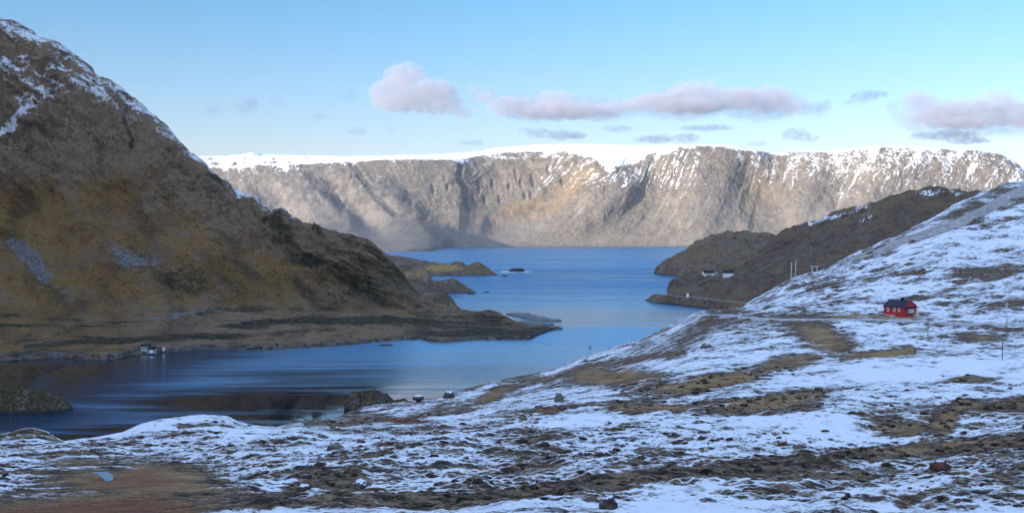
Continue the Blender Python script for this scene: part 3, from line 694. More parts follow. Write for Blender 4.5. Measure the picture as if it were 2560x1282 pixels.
# ------------------------------------------------------------------ snowy foreground hillside
G_ROWS = [
    [(-1800, 2400, 8), (4400, 2400, 8)],
    [(-1800, 1700, 28), (4400, 1700, 28)],
    [(-1800, 1290, 60), (0, 1284, 60), (1280, 1282, 60), (2560, 1282, 60), (4400, 1260, 60)],
    [(-1800, 1190, 90), (0, 1188, 90), (600, 1180, 86), (1280, 1180, 85), (2560, 1175, 85), (4400, 1140, 85)],
    [(-1800, 1130, 150), (0, 1118, 140), (300, 1120, 138), (600, 1110, 130), (900, 1100, 122), (1280, 1098, 118), (1800, 1092, 115), (2560, 1080, 112), (4400, 1000, 112)],
    [(-1800, 1095, 170), (0, 1085, 172), (60, 1072, 176), (110, 1078, 180), (165, 1106, 184), (230, 1096, 188), (300, 1081, 192), (360, 1056, 196), (430, 1043, 200), (500, 1034, 204), (560, 1036, 208), (600, 1050, 214), (640, 1062, 224), (690, 1066, 236), (750, 1052, 260), (775, 1060, 272), (840, 1050, 285), (900, 1046, 270), (1000, 1050, 230), (1280, 1030, 190), (1800, 1000, 176), (2560, 965, 176), (4400, 800, 180)],
    [(-1800, 'z', 16, 250), (0, 'z', 16, 250), (300, 'z', 18, 260), (500, 'z', 16, 290), (640, 'z', 7, 320), (700, 'z', 4, 335), (750, 'z', 3, 345), (800, 'z', 4, 350), (840, 1049, 356), (880, 1038, 380), (1000, 1020, 380), (1100, 1012, 370), (1280, 985, 380), (1500, 940, 360), (1800, 880, 320), (2255, 855, 322), (2560, 865, 300), (4400, 620, 320)],
    [(-1800, 'z', -3, 370), (0, 'z', -3, 360), (500, 'z', -3, 390), (750, 'z', -3, 400), (840, 'z', -2, 410), (880, 'z', 0.5, 425), (940, 'z', 1.5, 440), (1000, 1010, 440), (1060, 1003, 448), (1100, 998, 452), (1180, 976, 478), (1240, 959, 495), (1300, 950, 505), (1400, 925, 530), (1440, 907, 545), (1500, 890, 562), (1600, 855, 590), (1650, 832, 596), (1700, 808, 570), (1760, 794, 520), (1860, 798, 455), (2000, 796, 430), (2255, 791, 420), (2400, 796, 410), (2560, 800, 398), (4400, 480, 500)],
    [(-1800, 'z', -6, 400), (800, 'z', -6, 440), (1000, 'z', -3, 480), (1180, 'z', -3, 520), (1300, 'z', -2, 545), (1500, 'z', -1, 610), (1650, 'z', 4, 660), (1700, 798, 615), (1730, 792, 600), (1760, 788, 590), (1800, 785, 590), (1860, 774, 590), (1930, 752, 575), (2000, 736, 560), (2255, 704, 545), (2560, 655, 570), (4400, 400, 800)],
    [(-1800, 'z', -8, 430), (1000, 'z', -6, 520), (1300, 'z', -5, 590), (1500, 'z', -5, 660), (1650, 'z', -4, 720), (1760, 'z', 8, 680), (1800, 'z', 12, 690), (1850, 778, 640), (1870, 757, 640), (1900, 741, 645), (1950, 719, 650), (2000, 701, 656), (2060, 684, 664), (2090, 666, 672), (2150, 636, 690), (2200, 615, 710), (2300, 572, 760), (2380, 526, 820), (2440, 496, 880), (2480, 480, 910), (2520, 468, 925), (2560, 460, 935), (2700, 432, 980), (4400, 330, 1100)],
    [(-1800, 'z', -9, 470), (1000, 'z', -8, 560), (1500, 'z', -8, 720), (1800, 'z', -4, 800), (1900, 'z', 4, 800), (2000, 'z', 22, 790), (2150, 'z', 34, 830), (2300, 'z', 50, 900), (2480, 'z', 80, 1080), (2560, 'z', 90, 1120), (4400, 'z', 130, 1500)],
    [(-1800, 'z', -10, 600), (1800, 'z', -10, 950), (2000, 'z', -6, 1050), (2560, 'z', 10, 1500), (4400, 'z', 30, 2200)]]
G_COUNTS = [8, 30, 90, 110, 110, 110, 100, 110, 100, 16, 8]

def make_ground():
    px = np.concatenate([np.linspace(-1800, -60, 130, endpoint=False), np.linspace(-60, 2620, 1300, endpoint=False), np.linspace(2620, 4400, 130)])
    X, Y, Z, V = loft(G_ROWS, px, G_COUNTS)
    P_, Q_ = project(X, Y, Z)
    PX = np.repeat(px[None, :], X.shape[0], 0)
    far = sstep(150, 600, Y)
    inland = sstep(-1, 4, Z)
    # streaky hummocks that run across the slope (up to the right)
    c, s = math.cos(R(38)), math.sin(R(38))
    U, W = X * c + Y * s, -X * s + Y * c
    h = 1.3 * fbm(U / 60, W / 34, 3, 3) + 0.9 * ridged(U / 42, W / 15, 3, 5) * (0.35 + 0.65 * far)
    h = h + 0.65 * fbm(U / 11, W / 7, 3, 14) + 0.36 * fbm(U / 3.4, W / 2.6, 3, 15) * (1 - 0.4 * far)
    h = h + 0.16 * ridged(X / 1.5, Y / 1.5, 2, 18) * sstep(320, 90, Y)
    h = h + far * (3.0 * fbm(U / 120, W / 70, 2, 25) + 1.4 * ridged(U / 60, W / 24, 3, 26)) * sstep(-0.1, 2, V - 6)
    wx = np.clip(Y / 260, 0.35, 2.2)
    P0, Q0 = P_, Q_
    P_ = P_ + 48 * fbm(U / (26 * wx), W / (16 * wx), 4, 81); Q_ = Q_ + 14 * fbm(U / (24 * wx), W / (15 * wx), 4, 85)
    h = h - np.median(h[200:560])
    h = h * (1 - 0.5 * np.exp(-((V - 5) / 0.4) ** 2) * sstep(1000, 850, PX))
    B = lambda *a: blob(P_, Q_, *a)
    S = lambda p, w: stroke(P_, Q_, p, w)
    peat = np.maximum.reduce([B(350, 1190, 230, 40, 0), B(180, 1266, 420, 50, 4), 0.7 * B(140, 1212, 120, 14, 0), 0.6 * B(200, 1150, 120, 14, 0)])
    flat = peat
    h = h * (1 - 0.85 * flat) * inland * (1 - 0.75 * sstep(1600, 1700, PX) * sstep(2000, 1850, PX) * sstep(7.3, 7.9, V)) - 0.5 * flat
    house_pad = blob(P0, Q0, 2258, 793, 62, 14)
    h = h * (1 - house_pad)
    band = S([(560, 1275), (720, 1215), (800, 1195), (900, 1212), (1000, 1250), (1150, 1262), (1300, 1248), (1450, 1212), (1620, 1195), (1800, 1178), (1930, 1160), (2080, 1135), (2250, 1112), (2420, 1098), (2570, 1086)], np.interp(P0, [600, 800, 1300, 1700], [26, 30, 26, 17]))
    band = np.maximum(band, 0.8 * B(1000, 1278, 420, 22, 0))
    mids = np.maximum.reduce([0.95 * B(1540, 945, 150, 24, 3), 0.9 * B(1760, 950, 170, 20, 8), 0.9 * B(1900, 1010, 190, 20, 6), 0.85 * B(1640, 1012, 120, 14, 2), 0.8 * B(1960, 905, 130, 22, 10),
        0.8 * B(2060, 850, 90, 40, -25), 0.85 * B(2350, 1045, 60, 34, 20), 0.7 * B(2250, 1060, 110, 24, 0), 0.9 * S([(2110, 905), (2180, 890), (2270, 872)], 9), 0.7 * B(1990, 1000, 120, 30, 4),
        0.65 * S([(2380, 1010), (2480, 1005), (2570, 990)], 12), 0.6 * B(2420, 950, 110, 14, 4), 0.6 * B(2460, 840, 60, 16, 0), 0.8 * B(1250, 985, 60, 16, 25), 0.85 * B(1010, 1049, 82, 9, 0), 0.6 * B(1390, 1020, 100, 7, 3),
        0.55 * S([(1300, 960), (1430, 935), (1560, 905), (1700, 880)], 9), 0.55 * B(1110, 1025, 130, 12, 8), 0.55 * B(860, 1055, 130, 14, 6)])
    dots = np.maximum.reduce([0.6 * B(880, 1130, 70, 20, 0), 0.6 * B(960, 1108, 24, 9, 0), 0.55 * B(1350, 1095, 90, 26, 0), 0.55 * B(1330, 1150, 60, 18, 0), 0.6 * B(1650, 1125, 60, 16, 15), 0.8 * B(860, 1185, 70, 28, -8), 0.5 * B(560, 1060, 80, 14, 0), 0.5 * B(400, 1085, 90, 12, 20), 0.5 * B(2060, 1185, 160, 12, 5), 0.5 * B(2500, 1195, 130, 14, 8), 0.6 * S([(2250, 1282), (2400, 1230), (2570, 1180)], 12), 0.6 * S([(1900, 1245), (2050, 1232), (2220, 1215)], 10), 0.8 * B(60, 1085, 130, 26, 0), 0.5 * B(700, 1120, 110, 16, 6), 0.7 * B(1480, 1262, 70, 20, 0)])
    upper = np.maximum.reduce([0.9 * B(2470, 690, 110, 18, 8), 0.7 * S([(2020, 735), (2110, 722), (2200, 705), (2290, 690)], 9), 0.6 * S([(1900, 760), (2000, 722), (2090, 690)], 3.5), 0.8 * S([(2160, 640), (2330, 590), (2450, 545), (2560, 505)], 7), 0.8 * B(2420, 545, 90, 20, 30), 0.6 * B(2330, 740, 90, 8, 14), 0.7 * B(2500, 760, 70, 10, 5), 0.75 * B(1740, 822, 120, 26, 26), 0.5 * B(1950, 800, 160, 14, 0), 0.6 * S([(1980, 775), (2100, 765), (2200, 752)], 4), 0.75 * B(2480, 500, 60, 14, 28), 0.7 * S([(2090, 803), (2170, 799), (2215, 797)], 6), 0.8 * S([(1790, 792), (1880, 802), (2000, 806), (2140, 807), (2350, 813), (2560, 819)], 3.0), 0.5 * S([(2090, 690), (2240, 630), (2390, 582), (2490, 530), (2570, 492)], 4)])
    edge = sstep(6, 0.5, Z)                              # thin snow near the water
    ridgemask = sstep(0.1, 0.7, ridged(U / 42, W / 15, 3, 5)) * 0.26
    dh = np.gradient(h, axis=0) / np.maximum(np.gradient(Y, axis=0), 0.05)   # risers of the little terraces stay bare
    near = sstep(200, 90, Y)
    riser = np.clip(dh * 1.6 - 0.10, -0.10, 0.40)
    snow = 0.845 - near * 0.06 - 0.07 * far - 0.72 * band - 0.98 * mids - 0.50 * dots - 0.74 * upper - 0.95 * peat - 0.5 * edge - ridgemask - 0.75 * house_pad - riser
    clean = np.maximum.reduce([B(2060, 1065, 240, 26, -2), B(2230, 940, 110, 26, 0), 0.8 * B(1500, 1050, 220, 14, 0), 0.7 * B(1700, 1230, 180, 22, 4), 0.7 * B(1480, 1170, 160, 18, 2), 0.6 * B(2350, 1210, 170, 22, 5), 0.7 * B(2450, 930, 100, 22, -10), 0.6 * B(600, 1100, 100, 22, 0), 0.5 * B(1100, 1185, 130, 22, 10), 0.5 * B(2200, 730, 130, 8, 14), 0.5 * B(2200, 660, 160, 16, 20), 0.6 * B(1990, 960, 160, 14, 4)])
    snow = snow + 0.34 * clean
    patch = fbm(U / 90, W / 38, 3, 141)
    snow = snow + 0.30 * patch
    rough = np.clip(1.12 + 0.22 * far - 0.80 * clean + 0.5 * fbm(U / 70, W / 40, 2, 143), 0.35, 1.4)
    snow = np.where(V < 2.0, 0.5, snow)
    ochre = np.maximum.reduce([mids * 0.9, 0.9 * peat, 0.5 * band * sstep(1900, 2200, P_), 0.35 * upper, 0.8 * house_pad, 0.7 * S([(2090, 803), (2170, 799), (2215, 797)], 7)])
    rust = np.maximum.reduce([0.95 * B(1010, 1049, 82, 9, 0), 0.8 * B(1790, 962, 90, 14, 8), 0.75 * B(1380, 1021, 80, 7, 2), 0.55 * B(1250, 985, 55, 16, 25), 0.85 * B(180, 1268, 420, 46, 4), 0.5 * B(1640, 1015, 60, 9, 0), 0.5 * B(2200, 888, 70, 7, 12), 0.62 * B(330, 1190, 230, 40, 0)])
    zero = np.zeros_like(X)
    g = grid_mesh("ground", X, Y, Z + h, M_GND, dict(snow=snow, ochre=ochre, rust=rust, gravel=zero, far=far, rough=rough))
    tag(g, kind="structure")
    return X, Y, Z + h, px, np.where(peat > 0.08, 2.0, snow)
GX_, GY_, GZ_, GPX, GSNOW = make_ground()
GP, GQ = project(GX_, GY_, GZ_)

def ground(px, py=None, d=None):
    """point of the foreground hillside seen at picture position (px, py), or standing at depth d"""
    j = int(np.clip(np.searchsorted(GPX, px), 1, len(GPX) - 1))
    if d is not None:
        z = np.interp(d, GY_[:, j], GZ_[:, j])
        return Vector(((px - 1280) / F * d, d, float(z)))
    q = GQ[:, j]
    for i in range(40, len(q) - 1):
        if q[i] >= py > q[i + 1]:
            t = (q[i] - py) / (q[i] - q[i + 1])
            d = GY_[i, j] * (1 - t) + GY_[i + 1, j] * t
            return Vector(((px - 1280) / F * d, float(d), float(GZ_[i, j] * (1 - t) + GZ_[i + 1, j] * t)))
    i = int(np.argmin(np.abs(q - py)))
    return Vector((float(GX_[i, j]), float(GY_[i, j]), float(GZ_[i, j])))

def near_vertex(A, px, py, rows=None):
    """point of a landform (X, Y, Z arrays) seen at picture position (px, py), front side only"""
    X, Y, Z = (a if rows is None else a[:rows] for a in A)
    P, Q = project(X, Y, Z)
    i = int(np.argmin((P - px) ** 2 + (Q - py) ** 2))
    return Vector((float(X.flat[i]), float(Y.flat[i]), float(Z.flat[i])))

# ------------------------------------------------------------------ islets, skerries and boulders
hill("islet_terrain", ridge_rows([(-260, 1000, 14), (-150, 985, 22), (-40, 982, 26), (20, 980, 26), (60, 978, 24), (100, 986, 20), (135, 994, 14), (160, 1008, 9), (184, 1024, 1)], [(-260, 1034), (60, 1035), (150, 1032), (184, 1025)], 14),
     -260, 184, [3, 30, 30, 8], 420, (1.1, 1.3), lambda P, Q, X, Y, Z, V: dict(grass=0.35 * blob(P, Q, 60, 1002, 80, 14), shore=0.9 * sstep(1.0, 0.2, Z)), M_ISLET, 5.0)
hill("outcrop_terrain", ridge_rows([(862, 1012, 4), (872, 1000, 8), (890, 992, 11), (915, 986, 13), (935, 987, 14), (955, 996, 14), (975, 1002, 13), (1000, 1008, 12), (1040, 1008, 12), (1080, 1004, 12), (1130, 1000, 12)], [(862, 1018), (885, 1036), (940, 1040), (1010, 1030), (1130, 1020)], 14),
     862, 1130, [3, 26, 30, 8], 320, (1.2, 1.3), lambda P, Q, X, Y, Z, V: dict(grass=0.30 * blob(P, Q, 960, 1015, 70, 16), shore=0.8 * sstep(0.9, 0.1, Z)), M_ISLET, 5.0)

def mat_rock(name, c0, c1, top=0.0):
    t = NT(name)
    n = t.noise(t.coord(), 2.2, 6, 0.65); n2 = t.noise(t.coord(), 9.0, 4, 0.6)
    col = t.mix(t.step(n, 0.35, 0.65), c0, c1)
    if top:
        g = t.n.new("ShaderNodeNewGeometry"); sp = t.n.new("ShaderNodeSeparateXYZ"); t.l.new(g.outputs["Normal"], sp.inputs[0])
        col = t.mix(t.step(t.math('ADD', sp.outputs[2], t.madd(n2, 0.8, -0.4)), 1.0 - top, 1.1 - top), col, SNOW)
    return t.done(col, 0.92, 0.15, t.bump(t.math('ADD', n, n2), 0.8, 0.15))
M_DARKROCK = mat_rock("dark_rock", (0.030, 0.026, 0.024), (0.10, 0.085, 0.075), 0.28)
M_REDROCK = mat_rock("rusty_rock", (0.07, 0.032, 0.022), (0.17, 0.085, 0.055), 0.18)
M_GREYROCK = mat_rock("grey_rock", (0.09, 0.075, 0.06), (0.20, 0.165, 0.13), 0.18)
M_WETROCK = mat_rock("wet_rock", (0.016, 0.016, 0.017), (0.05, 0.045, 0.042))
M_FOAM = plain("sea_foam", (0.75, 0.78, 0.80), 0.8, 0.2, 0.15, 0.5)

def rock_mesh(name, seed, size, mat, parent=None, flat=0.7, rough=0.32):
    import bmesh
    bm = bmesh.new()
    bmesh.ops.create_icosphere(bm, subdivisions=4, radius=1.0)
    P = np.array([v.co[:] for v in bm.verts])
    r = np.random.RandomState(seed)
    d = 1.0 + rough * (perlin(P[:, 0] * 1.3 + seed, P[:, 1] * 1.3 + P[:, 2] * 1.7, seed) + 0.5 * perlin(P[:, 0] * 3 + P[:, 2] * 2, P[:, 1] * 3 - P[:, 2] * 2, seed + 5) + 0.25 * perlin(P[:, 0] * 7 + P[:, 2] * 5, P[:, 1] * 7 - P[:, 2] * 3, seed + 8))
    for k in range(5):                       # a few broken faces
        n = r.randn(3); n /= np.linalg.norm(n); c = 0.72 + 0.2 * r.rand()
        h = P @ n
        d = np.where(h * d > c, d * (c / np.maximum(h * d, 1e-6)) ** 0.8, d)
    for v, q, m in zip(bm.verts, P, d):
        z = q[2] * m * size[2]
        v.co = (q[0] * m * size[0], q[1] * m * size[1], z if z > 0 else z * flat)
    me = bpy.data.meshes.new(name); bm.to_mesh(me); bm.free()
    for p in me.polygons: p.use_smooth = True
    me.materials.append(mat)
    o = bpy.data.objects.new(name, me); COL.objects.link(o)
    if parent: o.parent = parent
    return o

def boulder(px, py, w, h, mat, label, seed, sink=0.15, d=None):
    p = ground(px, py, d)
    k = p.y / F
    o = rock_mesh("boulder", seed, (w * k / 2, w * k * 0.42, h * k * 0.75), mat)
    o.location = p + Vector((0, 0, h * k * (0.3 - sink)))
    o.rotation_euler = (0, 0, seed * 0.7)
    return tag(o, label, "boulder", "boulders on the snowy moor")
boulder(1520, 1268, 52, 34, M_DARKROCK, "dark broken boulder at the bottom edge beside the stony band", 3)
boulder(2352, 1172, 50, 26, M_REDROCK, "rounded reddish brown boulder in the snow at lower right", 4)
boulder(1998, 1118, 34, 14, M_GREYROCK, "right one of two small brown rocks below the smooth snowfield", 5)
boulder(1957, 1110, 30, 14, M_REDROCK, "left one of two small brown rocks below the smooth snowfield", 6)
boulder(962, 1112, 44, 15, M_REDROCK, "low dark red rock in the snow near the middle of the moor", 7)
boulder(1002, 1116, 30, 14, M_GREYROCK, "olive grey rock touching the low dark red rock", 8)
boulder(838, 1122, 40, 20, M_GREYROCK, "brown humped rock left of the low dark red rock", 9)
boulder(1398, 1002, 26, 22, M_GREYROCK, "upright grey brown rock at the left end of a rusty strip", 10)
boulder(1122, 995, 34, 20, M_DARKROCK, "dark rock on the crest of the slope near the inlet", 11)
boulder(1684, 1088, 14, 10, M_DARKROCK, "lone little black rock in clean snow in mid slope", 12)
boulder(1712, 1108, 16, 9, M_DARKROCK, "small dark rock just below the lone black rock", 13)
boulder(1456, 1138, 24, 12, M_DARKROCK, "flat dark rock poking from snow above the stony band", 14)
boulder(2120, 1240, 18, 12, M_DARKROCK, "small black rock in open snow at lower right", 15)
boulder(900, 1215, 46, 18, M_DARKROCK, "wide black rock in the stony hollow", 16)
boulder(760, 1225, 34, 18, M_DARKROCK, "dark rock at the left end of the stony hollow", 17)
boulder(1765, 868, 26, 12, M_GREYROCK, "grey rock on the bare slope below the road bend", 18)

# the rock perched on a stalk near the inlet
p = ground(1046, 1004)
k = p.y / F
ro = empty("perched_rock", p, 0, "dark mushroom shaped rock perched above the inlet", "boulder")
b = rock_mesh("cap", 21, (15 * k, 12 * k, 8 * k), M_DARKROCK, ro, 0.9, 0.25); b.location = (0, 0, 9.5 * k)
b = rock_mesh("stem", 22, (6 * k, 6 * k, 7 * k), M_DARKROCK, ro, 0.9, 0.2); b.location = (0, 0, 0.5 * k)

def skerry(px, py, w, h, label, seed, foam):
    d = dwater(py); k = d / F
    o = empty("skerry", ((px - 1280) / F * d, d, 0), 0, label, "skerry", "skerries in the fjord")
    rock_mesh("rock", seed, (w * k / 2, w * k * 0.5, h * k), M_WETROCK, o, 0.6, 0.35)
    if foam:
        vs, n = [(0, 0, 0.12)], 60
        for i in range(n):
            a = 2 * math.pi * i / n
            r = 1.0 + 0.45 * float(perlin(np.array([math.cos(a) * 2 + seed]), np.array([math.sin(a) * 2]), seed)[0]) + 0.25 * float(perlin(np.array([math.cos(a) * 7]), np.array([math.sin(a) * 7]), seed)[0])
            vs.append((math.cos(a) * r * w * k * foam, math.sin(a) * r * w * k * 0.8 - w * k * 0.25, 0.12))
        MB().add(vs, [(0, i + 1, (i + 1) % n + 1) for i in range(n)]).build("surf", M_FOAM, o)
skerry(1290, 679, 44, 9, "black rock awash in white surf off the promontory", 31, 0.85)
skerry(1262, 690, 16, 3, "tiny black rock between the promontory tip and the surf", 32, 0.0)
skerry(1178, 735, 26, 2.5, "low dark reef just off the rocky point", 33, 0.0)
skerry(1216, 731, 18, 2, "farthest low reef off the rocky point", 34, 0.0)
skerry(965, 863, 34, 2, "flat dark reef close under the peninsula shore", 35, 0.0)

# ------------------------------------------------------------------ roads
M_SNOWROAD = plain("snowy_road_gravel", (0.42, 0.43, 0.46), 0.9, 0.1, 0.25, 0.6)
M_GRAVEL = plain("road_cutting_gravel", (0.33, 0.31, 0.30), 0.95, 0.1, 0.25, 0.25)
M_STEEL = plain("galvanised_steel", (0.16, 0.16, 0.17), 0.5, 0.5, 0.2, 1.0)
def lower_road():
    path = [(1712, 806), (1740, 793), (1781, 786), (1830, 790), (1880, 795), (1936, 799), (2040, 799), (2140, 800), (2250, 803), (2350, 807), (2450, 810), (2570, 813), (2700, 818)]
    xs = np.linspace(1712, 2700, 120)
    py = pchip([a for a, b in path], [b for a, b in path], xs)
    pts = np.array([ground(x, y)[:] for x, y in zip(xs, py)])
    ker = np.ones(9) / 9
    for c in (1, 2):
        pad = np.concatenate([np.full(4, pts[0, c]), pts[:, c], np.full(4, pts[-1, c])]); pts[:, c] = np.convolve(pad, ker, 'valid')
    m = MB()
    tan = np.gradient(pts, axis=0); nrm = np.stack([-tan[:, 1], tan[:, 0]], 1); nrm /= np.linalg.norm(nrm, axis=1)[:, None]
    vs = []
    for q, n in zip(pts, nrm):
        for off, dz in ((-3.6, -1.2), (-2.6, 0.35), (2.6, 0.35), (3.6, -1.2)):
            vs.append((q[0] + n[0] * off, q[1] + n[1] * off, q[2] + dz))
    fs = [(i * 4 + j, i * 4 + j + 1, i * 4 + j + 5, i * 4 + j + 4) for i in range(len(pts) - 1) for j in range(3)]
    tag(m.add(vs, fs).build("road", M_SNOWROAD), kind="structure")
lower_road()

def upper_road():
    bot = [(2079, 674), (2145, 649), (2210, 628), (2278, 605), (2340, 586), (2385, 574), (2440, 548), (2491, 523), (2560, 489), (2640, 455)]
    top = [(2086, 668), (2145, 639), (2200, 617), (2252, 597), (2310, 578), (2358, 560), (2438, 526), (2480, 504), (2517, 485), (2600, 446)]
    n = 140
    tt = np.linspace(0, 1, n)
    u = np.linspace(0, 1, len(bot))
    Bp = np.stack([pchip(u, [a for a, b in bot], tt), pchip(u, [b for a, b in bot], tt)], 1)
    Tp = np.stack([pchip(u, [a for a, b in top], tt), pchip(u, [b for a, b in top], tt)], 1)
    A = np.array([ground(x, y)[:] for x, y in Bp])
    ker = np.ones(15) / 15
    for c in (1, 2):
        pad = np.concatenate([np.full(7, A[0, c]), A[:, c], np.full(7, A[-1, c])]); A[:, c] = np.convolve(pad, ker, 'valid')
    A[:, 0] = (Bp[:, 0] - 1280) / F * A[:, 1]; A[:, 2] = zof(Bp[:, 1], A[:, 1])
    Tp[:, 1] += (Bp[:, 1] - Tp[:, 1]) * 0.22
    dT = A[:, 1] + 9
    T = np.stack([(Tp[:, 0] - 1280) / F * dT, dT, zof(Tp[:, 1], dT)], 1)
    rows = [A + [0, 1.0, -3.0], A + [0, -1.2, 0.0]]
    for f in np.linspace(0.08, 1, 10): rows.append(A * (1 - f) + T * f + [0, -1.2, 0])
    rows += [T + [0, 7, 0.1], T + [0, 9, -14]]
    G = np.stack(rows)
    G[2:-2, :, 1] += 0.5 * fbm(G[2:-2, :, 0] / 3, G[2:-2, :, 2] / 2, 3, 5)
    tag(grid_mesh("road", G[..., 0], G[..., 1], G[..., 2], M_GRAVEL), kind="structure")
upper_road()

# ------------------------------------------------------------------ stream on the peat flat
def stream():
    t = NT("stream_water"); t.p.inputs["IOR"].default_value = 1.33
    m = t.done((0.10, 0.14, 0.19), 0.04, 0.5, t.bump(t.noise(t.coord(), 1.5, 3), 0.05, 0.1))
    poly = [(228, 1176), (250, 1174), (271, 1174), (279, 1184), (284, 1193), (281, 1204), (268, 1206), (259, 1204), (258, 1195), (246, 1184)]
    fine, rr = [], random.Random(3)
    for (a, b), (c, d) in zip(poly, poly[1:] + poly[:1]):
        for f in (0, 0.25, 0.5, 0.75): fine.append((a + (c - a) * f + rr.uniform(-1.8, 1.8), b + (d - b) * f + rr.uniform(-0.9, 0.9)))
    poly = [(a, 1191 + (b - 1191) * 0.72) for a, b in fine]
    pts = [ground(*q) for q in poly]
    z = max(p.z for p in pts) + 0.06
    vs = [((a - 1280) / F * ((CH - z) * F / (b - HY)), (CH - z) * F / (b - HY), z) for a, b in poly]
    c = tuple(np.mean(vs, 0))
    n = len(vs)
    tag(MB().add(vs + [c], [(i, (i + 1) % n, n) for i in range(n)]).build("stream", m), kind="structure")
stream()

# ------------------------------------------------------------------ buildings
M_REDWOOD = plain("red_painted_wood", (0.46, 0.038, 0.040), 0.7, 0.2, 0.2, 2.0)
M_WHITEWOOD = plain("white_painted_wood", (0.80, 0.79, 0.76), 0.7, 0.2, 0.08, 2.0)
M_GREYWHITE = plain("weathered_white_wood", (0.52, 0.50, 0.46), 0.8, 0.2, 0.2, 1.5)
M_NAVYROOF = plain("dark_blue_roof", (0.014, 0.016, 0.040), 0.6, 0.3, 0.25, 2.0)
M_BLACKROOF = plain("black_roof", (0.012, 0.012, 0.014), 0.8, 0.2, 0.3, 1.0)
M_GREYWOOD = plain("weathered_grey_wood", (0.26, 0.27, 0.28), 0.85, 0.15, 0.2, 2.0)
M_CONCRETE = plain("pale_foundation", (0.60, 0.57, 0.50), 0.9, 0.1, 0.15, 1.5)
M_POLE = plain("grey_pole_wood", (0.48, 0.46, 0.42), 0.9, 0.1, 0.25, 1.0)
M_DARKPOLE = plain("dark_pole_wood", (0.10, 0.085, 0.07), 0.9, 0.1, 0.25, 1.0)
M_POSTPALE = plain("pale_pole_wood", (0.62, 0.60, 0.56), 0.9, 0.1, 0.2, 1.0)
def mat_glass():
    t = NT("window_glass"); t.p.inputs["IOR"].default_value = 1.45
    return t.done((0.05, 0.06, 0.07), 0.08, 0.5)
M_GLASS = mat_glass()

def window(root, x, y, z, w, h, face, frame_mat=None):
    """face: 'front' (-y) or 'right' (+x); the frame is four bars standing 6 cm proud of the wall"""
    def bx(m, a0, a1, z0, z1, o0, o1):
        if face == 'front': m.box(x + a0, x + a1, y - o1, y - o0, z + z0, z + z1)
        else: m.box(x + o0, x + o1, y + a0, y + a1, z + z0, z + z1)
    m, t = MB(), 0.16
    bx(m, -w / 2, -w / 2 + t, 0, h, 0.0, 0.08); bx(m, w / 2 - t, w / 2, 0, h, 0.0, 0.08)
    bx(m, -w / 2 + t, w / 2 - t, 0, t, 0.0, 0.08); bx(m, -w / 2 + t, w / 2 - t, h - t, h, 0.0, 0.08)
    bx(m, -0.05, 0.05, t, h - t, 0.0, 0.07)
    f = m.build("window", frame_mat or M_WHITEWOOD, root)
    g = MB(); bx(g, -w / 2 + t, -0.05, t, h - t, 0.002, 0.03); bx(g, 0.05, w / 2 - t, t, h - t, 0.002, 0.03)
    g.build("pane", M_GLASS, f)

def gable_house(name, loc, rz, L, W, hw, hr, wall, roof, label, cat, group=None, over=0.35, chimney=None):
    r = empty(name, loc, rz, label, cat, group)
    m = MB()
    prof = [(-W / 2, -1.5), (W / 2, -1.5), (W / 2, hw), (0, hw + hr), (-W / 2, hw)]
    m.prism(prof, -L / 2, L / 2, axis='x').build("wall", wall, r)
    e = hr / (W / 2); t = 0.22
    rp = [(-W / 2 - over, hw - over * e + 0.01), (0, hw + hr + 0.02), (W / 2 + over, hw - over * e + 0.01), (W / 2 + over, hw - over * e + t), (0, hw + hr + t + 0.05), (-W / 2 - over, hw - over * e + t)]
    rf = MB().prism(rp, -L / 2 - over, L / 2 + over, axis='x').build("roof", roof, r)
    if chimney is not None:
        MB().box(chimney - 0.45, chimney + 0.45, -0.4, 0.4, hw + hr - 0.4, hw + hr + 1.05).box(chimney - 0.55, chimney + 0.55, -0.5, 0.5, hw + hr + 1.05, hw + hr + 1.2).build("chimney", M_BLACKROOF, rf)
    return r

